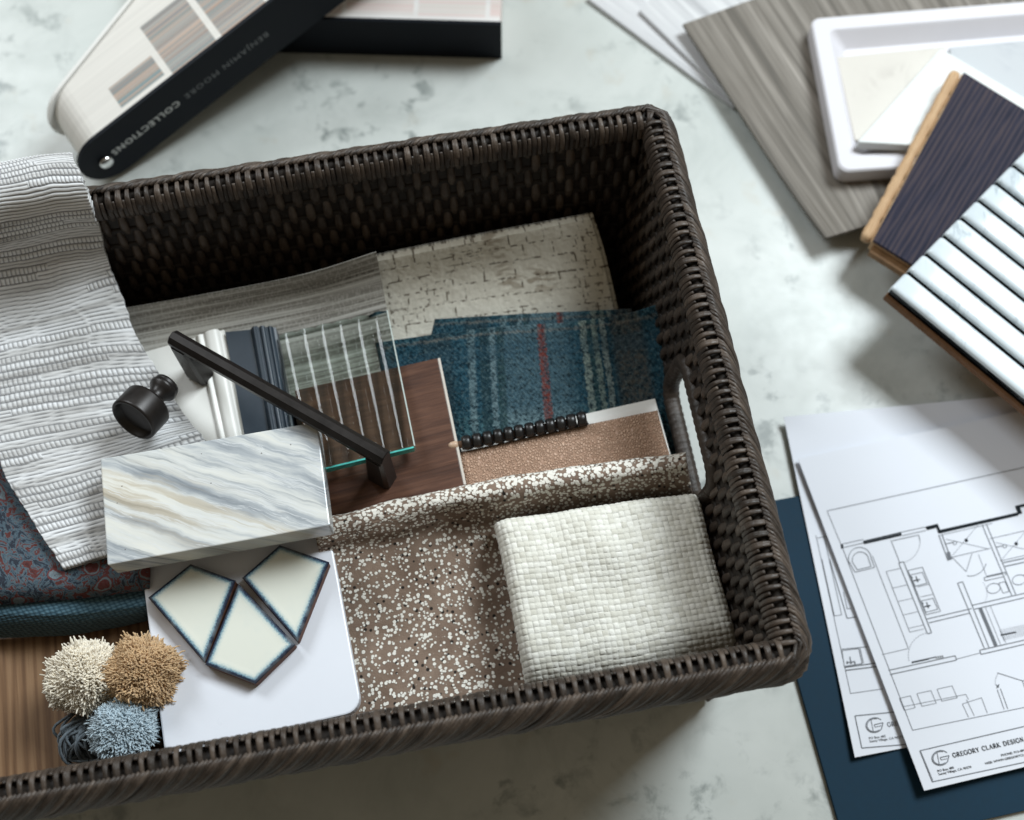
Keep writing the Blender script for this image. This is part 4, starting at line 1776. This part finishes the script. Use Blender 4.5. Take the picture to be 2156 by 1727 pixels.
def z_under(x, y):
    return .0042 + .0030 * sm((900 - y + (x - 1650) * .1) / 60 + .2) * sm((1760 - x) / 120) + .0022 * sm((y - 1430) / 180) * sm((1930 - x) / 140)


def z_front(x, y):
    return .0066 + .0006 * sm((y - 1200) / 300) + .0022 * sm((y - 1450) / 230) * sm((2120 - x) / 200) + .0008 * sm((1250 - y) / 250)


def paper(name, corners, zf, label, n=40):
    (ax_, ay_), (bx_, by_), (cx_, cy_), (dx_, dy_) = corners

    def S(u, v):
        x = (ax_ * (1 - u) + bx_ * u) * (1 - v) + (dx_ * (1 - u) + cx_ * u) * v
        y = (ay_ * (1 - u) + by_ * u) * (1 - v) + (dy_ * (1 - u) + cy_ * u) * v
        return P(x, y, zf(x, y) + .0006 * mn.noise(Vector((x * .006, y * .006, 1))))
    return sheet(name, S, n, n, .00025, PAPER, hard=True, tag=T(label, 'floor plan', 'floor plan sheets'))


class Drawing:
    def __init__(s, zf, conv, lift=.00022):
        s.zf, s.conv, s.lift = zf, conv, lift
        s.V, s.F = [], []

    def w(s, x, y):
        return P(x, y, s.zf(x, y) + .0006 * mn.noise(Vector((x * .006, y * .006, 1))) + s.lift)

    def line(s, pts, w=.00030, dash=0, conv=None, closed=False):
        cv = conv or s.conv
        pp = [cv(*q) for q in pts]
        if closed:
            pp.append(pp[0])
        for a, b in zip(pp[:-1], pp[1:]):
            L = math.hypot(b[0] - a[0], b[1] - a[1])
            if L < .08:
                continue
            n = max(1, int(L / (14 if not dash else dash)))
            for k in range(n):
                if dash and k % 2:
                    continue
                t0, t1 = k / n, (k + 1) / n
                A_ = s.w(a[0] + (b[0] - a[0]) * t0, a[1] + (b[1] - a[1]) * t0)
                B_ = s.w(a[0] + (b[0] - a[0]) * t1, a[1] + (b[1] - a[1]) * t1)
                d_ = (B_ - A_)
                sd_ = Vector((-d_.y, d_.x, 0)).normalized() * (w / 2)
                i = len(s.V)
                s.V += [A_ - sd_, B_ - sd_, B_ + sd_, A_ + sd_]
                s.F.append((i, i + 1, i + 2, i + 3))

    def circ(s, c, r, a0=0, a1=360, w=.0003, e=1.0, rot=0, dash=False):
        n = 28
        pts = []
        for k in range(n + 1):
            a = R(a0 + (a1 - a0) * k / n)
            x, y = r * math.cos(a), r * e * math.sin(a)
            cr_, sr_ = math.cos(R(rot)), math.sin(R(rot))
            pts.append((c[0] + x * cr_ - y * sr_, c[1] + x * sr_ + y * cr_))
        if dash:
            for k in range(0, n, 2):
                s.line([pts[k], pts[k + 1]], w)
        else:
            s.line(pts, w)

    def fill(s, pts, conv=None):
        cv = conv or s.conv
        pp = [cv(*q) for q in pts]
        i = len(s.V)
        s.V += [s.w(*q) for q in pp]
        s.F.append(tuple(range(i, i + len(pp))))

    def text(s, txt, org, ex, ey, size, spacing=1.0, bold=0.0):
        """org crop coords, ex/ey crop direction for unit text x / y"""
        Vt, Ft = text_polys(txt, 1.0, spacing, bold)
        i = len(s.V)
        for v in Vt:
            q = s.conv(org[0] + (ex[0] * v.x + ey[0] * v.y) * size, org[1] + (ex[1] * v.x + ey[1] * v.y) * size)
            s.V.append(s.w(*q))
        s.F += [tuple(k + i for k in f) for f in Ft]

    def build(s, name, mat, parent):
        V = s.V
        F2 = []
        for f in s.F:
            a, b, c_ = V[f[0]], V[f[1]], V[f[2]]
            nz_ = sum(((V[f[k]] - a).cross(V[f[(k + 1) % len(f)]] - a)).z for k in range(len(f)))
            F2.append(f if nz_ > 0 else f[::-1])
        return obj(name, V, F2, mat, parent)


pu = paper('floor_plan', [(1650, 878), (2560, 792), (2700, 1420), (1800, 1595)], z_under,
           'white floor plan sheet mostly hidden beneath the other sheet')
pf = paper('floor_plan', [(1680, 966), (2560, 778), (2800, 1462), (1946, 1665)], z_front,
           'uppermost white floor plan sheet with thick black wall lines')

D = Drawing(z_front, zb_)
K = Drawing(z_front, zb_)
ln = D.line
# frame of the drawing
D.line([(1005, 1455), (2156, 1200), (2900, 1035)], .0003, conv=za_)
D.line([(1005, 1455), (1090, 1660)], .00022, conv=za_)
# thick walls
K.fill([(1215, 92), (1437, 40), (1442, 62), (1222, 112)])
K.fill([(1578, 10), (1652, -8), (1658, 12), (1590, 30)])
K.fill([(1640, 4), (1654, 0), (1672, 42), (1655, 48)])
K.fill([(1655, 30), (2120, -74), (2124, -56), (1662, 50)])
K.fill([(2104, -108), (2128, -113), (2146, -68), (2122, -62)])
K.fill([(2104, -112), (2300, -158), (2302, -142), (2108, -96)])
K.fill([(1083, 113), (1098, 110), (1100, 136), (1088, 139)])
ln([(1090, 112), (1216, 84)])
ln([(1098, 132), (1220, 104)])
ln([(1438, 42), (1575, 12)])
ln([(1445, 62), (1582, 32)])
ln([(1215, 100), (1440, 50)], .0002)
# left wall line & bathtub
ln([(1098, 140), (1505, 1200)], .00026)
ln([(1505, 1200), (2160, 1066), (2900, 905)], .00026)
tub = [(1168, 276), (1130, 190)]
ln([(1168, 276), (1282, 248), (1262, 190)])
D.circ((1196, 196), 66, 165, 372, rot=-12)
D.circ((1200, 205), 48, 165, 372, rot=-12)
ln([(1168, 276), (1132, 212)])
ln([(1182, 262), (1152, 216)])
ln([(1182, 262), (1262, 242), (1246, 196)])
# shower / door swing
ln([(1378, 88), (1432, 224)])
ln([(1386, 92), (1540, 58), (1548, 92)])
D.circ((1420, 95), 128, 0, 78, dash=True)
ln([(1270, 180), (1480, 720)], .00024)
ln([(1350, 272), (1436, 252)], .00022)
ln([(1350, 272), (1488, 626), (1570, 608)], .00022)
for k in range(4):
    ln([(1384 + 33 * k, 370 + 78 * k), (1470 + 33 * k, 350 + 78 * k)], .0002)
# double wall vertical
ln([(1424, 222), (1592, 636)], .0004)
ln([(1452, 214), (1616, 630)], .0004)
ln([(1424, 222), (1452, 214)], .0004)
ln([(1592, 636), (1616, 630)], .0004)
# vanity with two basins
ln([(1478, 266), (1562, 246), (1668, 504), (1584, 524)], .0003, closed=True)
for oy in (0, 152):
    ox_ = oy * .41
    ln([(1492 + ox_, 292 + oy), (1562 + ox_, 276 + oy), (1590 + ox_, 340 + oy), (1520 + ox_, 358 + oy)], .0003, closed=True)
    K.line([(1510 + ox_, 326 + oy), (1548 + ox_, 318 + oy)], .0005)
    K.line([(1524 + ox_, 300 + oy), (1536 + ox_, 334 + oy)], .0005)
    K.line([(1498 + ox_, 300 + oy), (1504 + ox_, 312 + oy)], .0005)
ln([(1532, 362), (1602, 346)], .00022)
ln([(1552, 420), (1628, 404)], .00022)
# horizontal double walls
ln([(1586, 550), (1850, 488)], .0004)
ln([(1600, 572), (1842, 514)], .0004)
ln([(1768, 340), (1925, 722)], .0004)
ln([(1798, 332), (1952, 716)], .0004)
ln([(1768, 340), (1798, 332)], .0004)
ln([(1850, 470), (2300, 366)], .0004)
ln([(1866, 492), (2300, 392)], .0004)
ln([(1897, 732), (2300, 640)], .0004)
ln([(1905, 756), (2300, 664)], .0004)
ln([(1897, 732), (1905, 756)], .0004)
ln([(1364, 850), (1754, 764)], .0004)
ln([(1374, 874), (1760, 790)], .0004)
ln([(1754, 764), (1762, 790)], .0004)
ln([(1326, 758), (1480, 722)], .00022)
ln([(1760, 784), (1900, 748)], .00022)
ln([(1500, 802), (1640, 772)], .0006)
K.line([(1500, 806), (1600, 784)], .0004)
for k in range(4):
    K.line([(1640 + 12 * k, 768 - 2 * k), (1648 + 12 * k, 782 - 2 * k)], .0004)
D.circ((1610, 760), 130, 165, 262, dash=True)
# showers upper right
for (x0, y0) in ((0, 0), (292, 20)):
    ln([(1664 + x0, 60 + y0), (1970 + x0, -10 + y0)], .00022)
    ln([(1700 + x0, 82 + y0), (1950 + x0, 140 + y0)], .00018)
    ln([(1736 + x0, 180 + y0), (1895 + x0, -10 + y0)], .00018)
    K.fill([(1808 + x0, 82 + y0), (1824 + x0, 78 + y0), (1830 + x0, 96 + y0), (1814 + x0, 100 + y0)])
    ln([(1700 + x0, 110 + y0), (1745 + x0, 100 + y0)], .0004)
    D.circ((1752 + x0, 104 + y0), 10, w=.0003)
    ln([(1726 + x0, 190 + y0), (1960 + x0, 136 + y0)], .00024)
ln([(1658, 58), (1712, 208)], .0005)
ln([(1676, 54), (1730, 200)], .0005)
D.fill([(1702, 160), (1722, 155), (1736, 200), (1716, 206)])
ln([(1912, 0), (2085, 412)], .0004)
ln([(1936, -6), (2108, 406)], .0004)
D.circ((1840, 200), 98, 15, 100)
ln([(1736, 188), (1818, 272), (1852, 166)], .00024)
ln([(1890, 172), (1936, 296)], .0002)
ln([(1936, 300), (2044, 276), (2050, 292)], .0004)
ln([(2035, 220), (2300, 164)], .0005)
ln([(2044, 242), (2300, 186)], .0005)
ln([(1922, 308), (2032, 284), (2038, 302), (1928, 326)], .0003, closed=True)
# toilets
for tx, ty in ((0, 0), (150, -50)):
    D.circ((1978 + tx, 370 + ty), 40, e=.72, rot=-12, w=.0003)
    ln([(2008 + tx, 340 + ty), (2046 + tx, 330 + ty), (2070 + tx, 388 + ty), (2034 + tx, 398 + ty)], .0003, closed=True)
D.circ((1840, 400), 100, -40, 35, w=.0002, dash=True)
# stair hatch and shade
D.line([(1900, 486), (1992, 706)], .0018)
ln([(1930, 480), (2020, 700)], .0002)
ln([(1960, 474), (2050, 690)], .0002)
for k in range(22):
    ln([(2014 + 12 * k, 612 - 2.8 * k), (2040 + 12 * k, 676 - 2.8 * k)], .00016)
K.line([(2020, 644), (2110, 626)], .0006)
# chairs and lower furniture
ln([(1428, 1014), (1492, 998), (1520, 1068), (1456, 1084)], .00022, closed=True)
ln([(1530, 986), (1612, 968), (1644, 1042), (1560, 1060)], .00022, closed=True)
ln([(1648, 960), (1736, 940), (1766, 1010), (1676, 1030)], .00022, closed=True)
ln([(1452, 1062), (1816, 990), (1832, 1020)], .0002)
ln([(1796, 1046), (1908, 1010), (1942, 1100)], .00022)
ln([(1796, 1046), (1832, 1124)], .00022)
ln([(1820, 1020), (1866, 1116)], .00022)
ln([(2000, 864), (2150, 912), (2260, 850)], .0003)
D.circ((2070, 920), 82, 170, 220, w=.00022, dash=True)
ln([(2000, 962), (2040, 1078)], .0003)
ln([(2018, 956), (2062, 1076)], .0003)
K.line([(1992, 934), (2010, 950)], .0004)
K.line([(2010, 932), (1996, 954)], .0004)
ln([(2146, 908), (2200, 1060)], .0003)
ln([(2160, 906), (2300, 872)], .0002)
# more rooms to the right, outside the picture
for k in range(5):
    ln([(2260 + 90 * k, 120 - 20 * k), (2400 + 90 * k, 480 - 20 * k)], .0003)
    ln([(2300 + 90 * k, 420 - 20 * k), (2390 + 90 * k, 400 - 20 * k)], .0003)
# title block
ln([(1547, 1320), (2156, 1178), (3000, 985)], .00042)
ln([(1547, 1320), (1620, 1502)], .00042)
ln([(1620, 1502), (2156, 1388), (3050, 1192)], .00042)
ln([(1554, 1326), (1624, 1494)], .0002)
rot_ = -13
exT = (math.cos(R(rot_)), math.sin(R(rot_)))
eyT = (-math.cos(R(68)), -math.sin(R(68)))


def _arc(cx, cy, rx, ry, a0, a1, n=12):
    return [(cx + rx * math.cos(R(a0 + (a1 - a0) * k / n)), cy + ry * math.sin(R(a0 + (a1 - a0) * k / n))) for k in range(n + 1)]


THK, THN = .00042, .00020
CAPS = {      # width, [(polyline, weight)]
    'G': (.80, [(_arc(.42, .5, .38, .5, 45, 315), THK), ([(.72, .42), (.72, .12)], THK), ([(.56, .42), (.84, .42)], THN), ([(.70, .70), (.70, .92)], THN)]),
    'R': (.72, [([(.14, 0), (.14, 1)], THK), (_arc(.30, .75, .26, .25, 90, -90), THK), ([(.05, 1), (.30, 1)], THN), ([(.14, .5), (.30, .5)], THN), ([(.32, .5), (.66, 0), (.76, 0)], THK), ([(.02, 0), (.27, 0)], THN)]),
    'E': (.64, [([(.14, 0), (.14, 1)], THK), ([(.03, 1), (.56, 1), (.58, .80)], THN), ([(.14, .52), (.44, .52)], THN), ([(.03, 0), (.58, 0), (.62, .22)], THN), ([(.44, .42), (.44, .62)], THN)]),
    'O': (.84, [(_arc(.42, .5, .38, .5, 100, 260), THK), (_arc(.42, .5, .38, .5, 260, 280, 3), THN), (_arc(.42, .5, .38, .5, 280, 440), THK), (_arc(.42, .5, .38, .5, 80, 100, 3), THN)]),
    'Y': (.70, [([(.08, 1), (.36, .46)], THK), ([(.64, 1), (.36, .46)], THN), ([(.36, .46), (.36, 0)], THK), ([(0, 1), (.2, 1)], THN), ([(.54, 1), (.74, 1)], THN), ([(.24, 0), (.48, 0)], THN)]),
    'C': (.76, [(_arc(.42, .5, .38, .5, 48, 312), THK), ([(.69, .66), (.69, .92)], THN)]),
    'L': (.62, [([(.14, 0), (.14, 1)], THK), ([(.03, 1), (.26, 1)], THN), ([(.03, 0), (.56, 0), (.60, .26)], THN)]),
    'A': (.76, [([(.08, 0), (.37, 1)], THN), ([(.37, 1), (.66, 0)], THK), ([(.18, .34), (.54, .34)], THN), ([(-.02, 0), (.18, 0)], THN), ([(.54, 0), (.78, 0)], THN)]),
    'K': (.76, [([(.14, 0), (.14, 1)], THK), ([(.14, .42), (.60, 1)], THN), ([(.28, .58), (.64, 0), (.76, 0)], THK), ([(.03, 1), (.26, 1)], THN), ([(.03, 0), (.26, 0)], THN), ([(.50, 1), (.70, 1)], THN)]),
    'D': (.82, [([(.14, 0), (.14, 1)], THK), (_arc(.30, .5, .44, .5, 90, -90, 14), THK), ([(.03, 1), (.30, 1)], THN), ([(.03, 0), (.30, 0)], THN)]),
    'S': (.58, [(_arc(.28, .75, .22, .25, 30, 250, 8) + _arc(.28, .25, .24, .25, 70, -150, 8), THK), ([(.48, .74), (.48, .96)], THN), ([(.05, .06), (.05, .30)], THN)]),
    'I': (.34, [([(.16, 0), (.16, 1)], THK), ([(.04, 1), (.28, 1)], THN), ([(.04, 0), (.28, 0)], THN)]),
    'N': (.82, [([(.14, 0), (.14, 1)], THN), ([(.14, 1), (.66, 0)], THK), ([(.66, 0), (.66, 1)], THN), ([(.02, 1), (.18, 1)], THN), ([(.03, 0), (.26, 0)], THN), ([(.55, 1), (.77, 1)], THN)]),
    ' ': (.42, []),
}


def caps(D, txt, org, ex, ey, size, gap=.14):
    x = 0
    for ch in txt:
        wd, strokes = CAPS[ch]
        for pl_, w in strokes:
            D.line([(org[0] + (ex[0] * (x + a) + ey[0] * b) * size, org[1] + (ex[1] * (x + a) + ey[1] * b) * size) for a, b in pl_], w)
        x += wd + gap


def logo(D, c):
    D.circ(c, 50, 40, 330, w=.00042, rot=-12, e=.86)
    D.circ(c, 43, 60, 300, w=.00028, rot=-12, e=.86)
    D.line([(c[0] - 2, c[1] - 2), (c[0] + 50, c[1] - 14), (c[0] + 42, c[1] + 18)], .0004)
    D.line([(c[0] - 2, c[1] - 2), (c[0] + 4, c[1] + 12), (c[0] + 40, c[1] + 4)], .00028)
    D.line([(c[0] - 22, c[1] - 40), (c[0] - 6, c[1] + 42)], .0003)


logo(D, (1668, 1362))
caps(K, 'GREGORY CLARK DESIGN', (1744, 1360), exT, eyT, 26)
K.text('PO Box 485', (1652, 1446), exT, eyT, 20, 1.0, .01)
K.text('Sunny Village, CA 90270', (1658, 1464), exT, eyT, 20, 1.0, .01)
K.text('PHONE: 913-484-2200', (2024, 1354), exT, eyT, 20, 1.0, .01)
K.text('WEB: WWW.GREGORYCLARKDESIGN.COM', (1930, 1402), exT, eyT, 20, 1.0, .01)
nthin = len(D.F)
off_ = len(D.V)
D.V += K.V
D.F += [tuple(k + off_ for k in f) for f in K.F]
po = D.build('printed_plan', INK, pf)
po.data.materials.append(INK_DARK)
for k in range(nthin, len(po.data.polygons)):
    po.data.polygons[k].material_index = 1

D = Drawing(z_under, zb_)
ln = D.line
ln([(940, 60), (1142, 985), (1330, 958)], .00024)
ln([(985, 60), (1090, 525), (1048, 532), (975, 200)], .00024)
ln([(1020, 200), (1122, 545), (1172, 538)], .0004)
ln([(1100, 390), (1122, 490), (1145, 488)], .00024)
ln([(948, 76), (1010, 66)], .00024)
ln([(1088, 726), (1240, 712)], .0003)
ln([(1092, 734), (1190, 722), (1210, 810), (1106, 826)], .0003, closed=True)
ln([(1198, 722), (1218, 808)], .0003)
ln([(1106, 832), (1300, 806)], .0005)
ln([(1112, 850), (1310, 826)], .0005)
ln([(1138, 770), (1144, 806)], .0005)
ln([(1118, 806), (1168, 798)], .0005)
for xx in (1122, 1144, 1166):
    ln([(xx, 796), (xx + 2, 812)], .0006)
ln([(1168, 1116), (1500, 1084)], .00045)
ln([(1168, 1116), (1208, 1304)], .00045)
ln([(1208, 1304), (1560, 1276)], .00045)
logo(D, (1282, 1170))
exT = (math.cos(R(-8)), math.sin(R(-8)))
eyT = (-math.cos(R(76)), -math.sin(R(76)))
caps(D, 'GREGORY CLARK DESIGN', (1360, 1180), exT, eyT, 25)
D.text('PO Box 485', (1250, 1254), exT, eyT, 20, 1.0, .01)
D.text('Sunny Village, CA 90270', (1254, 1272), exT, eyT, 20, 1.0, .01)
D.build('printed_plan', INK, pu)
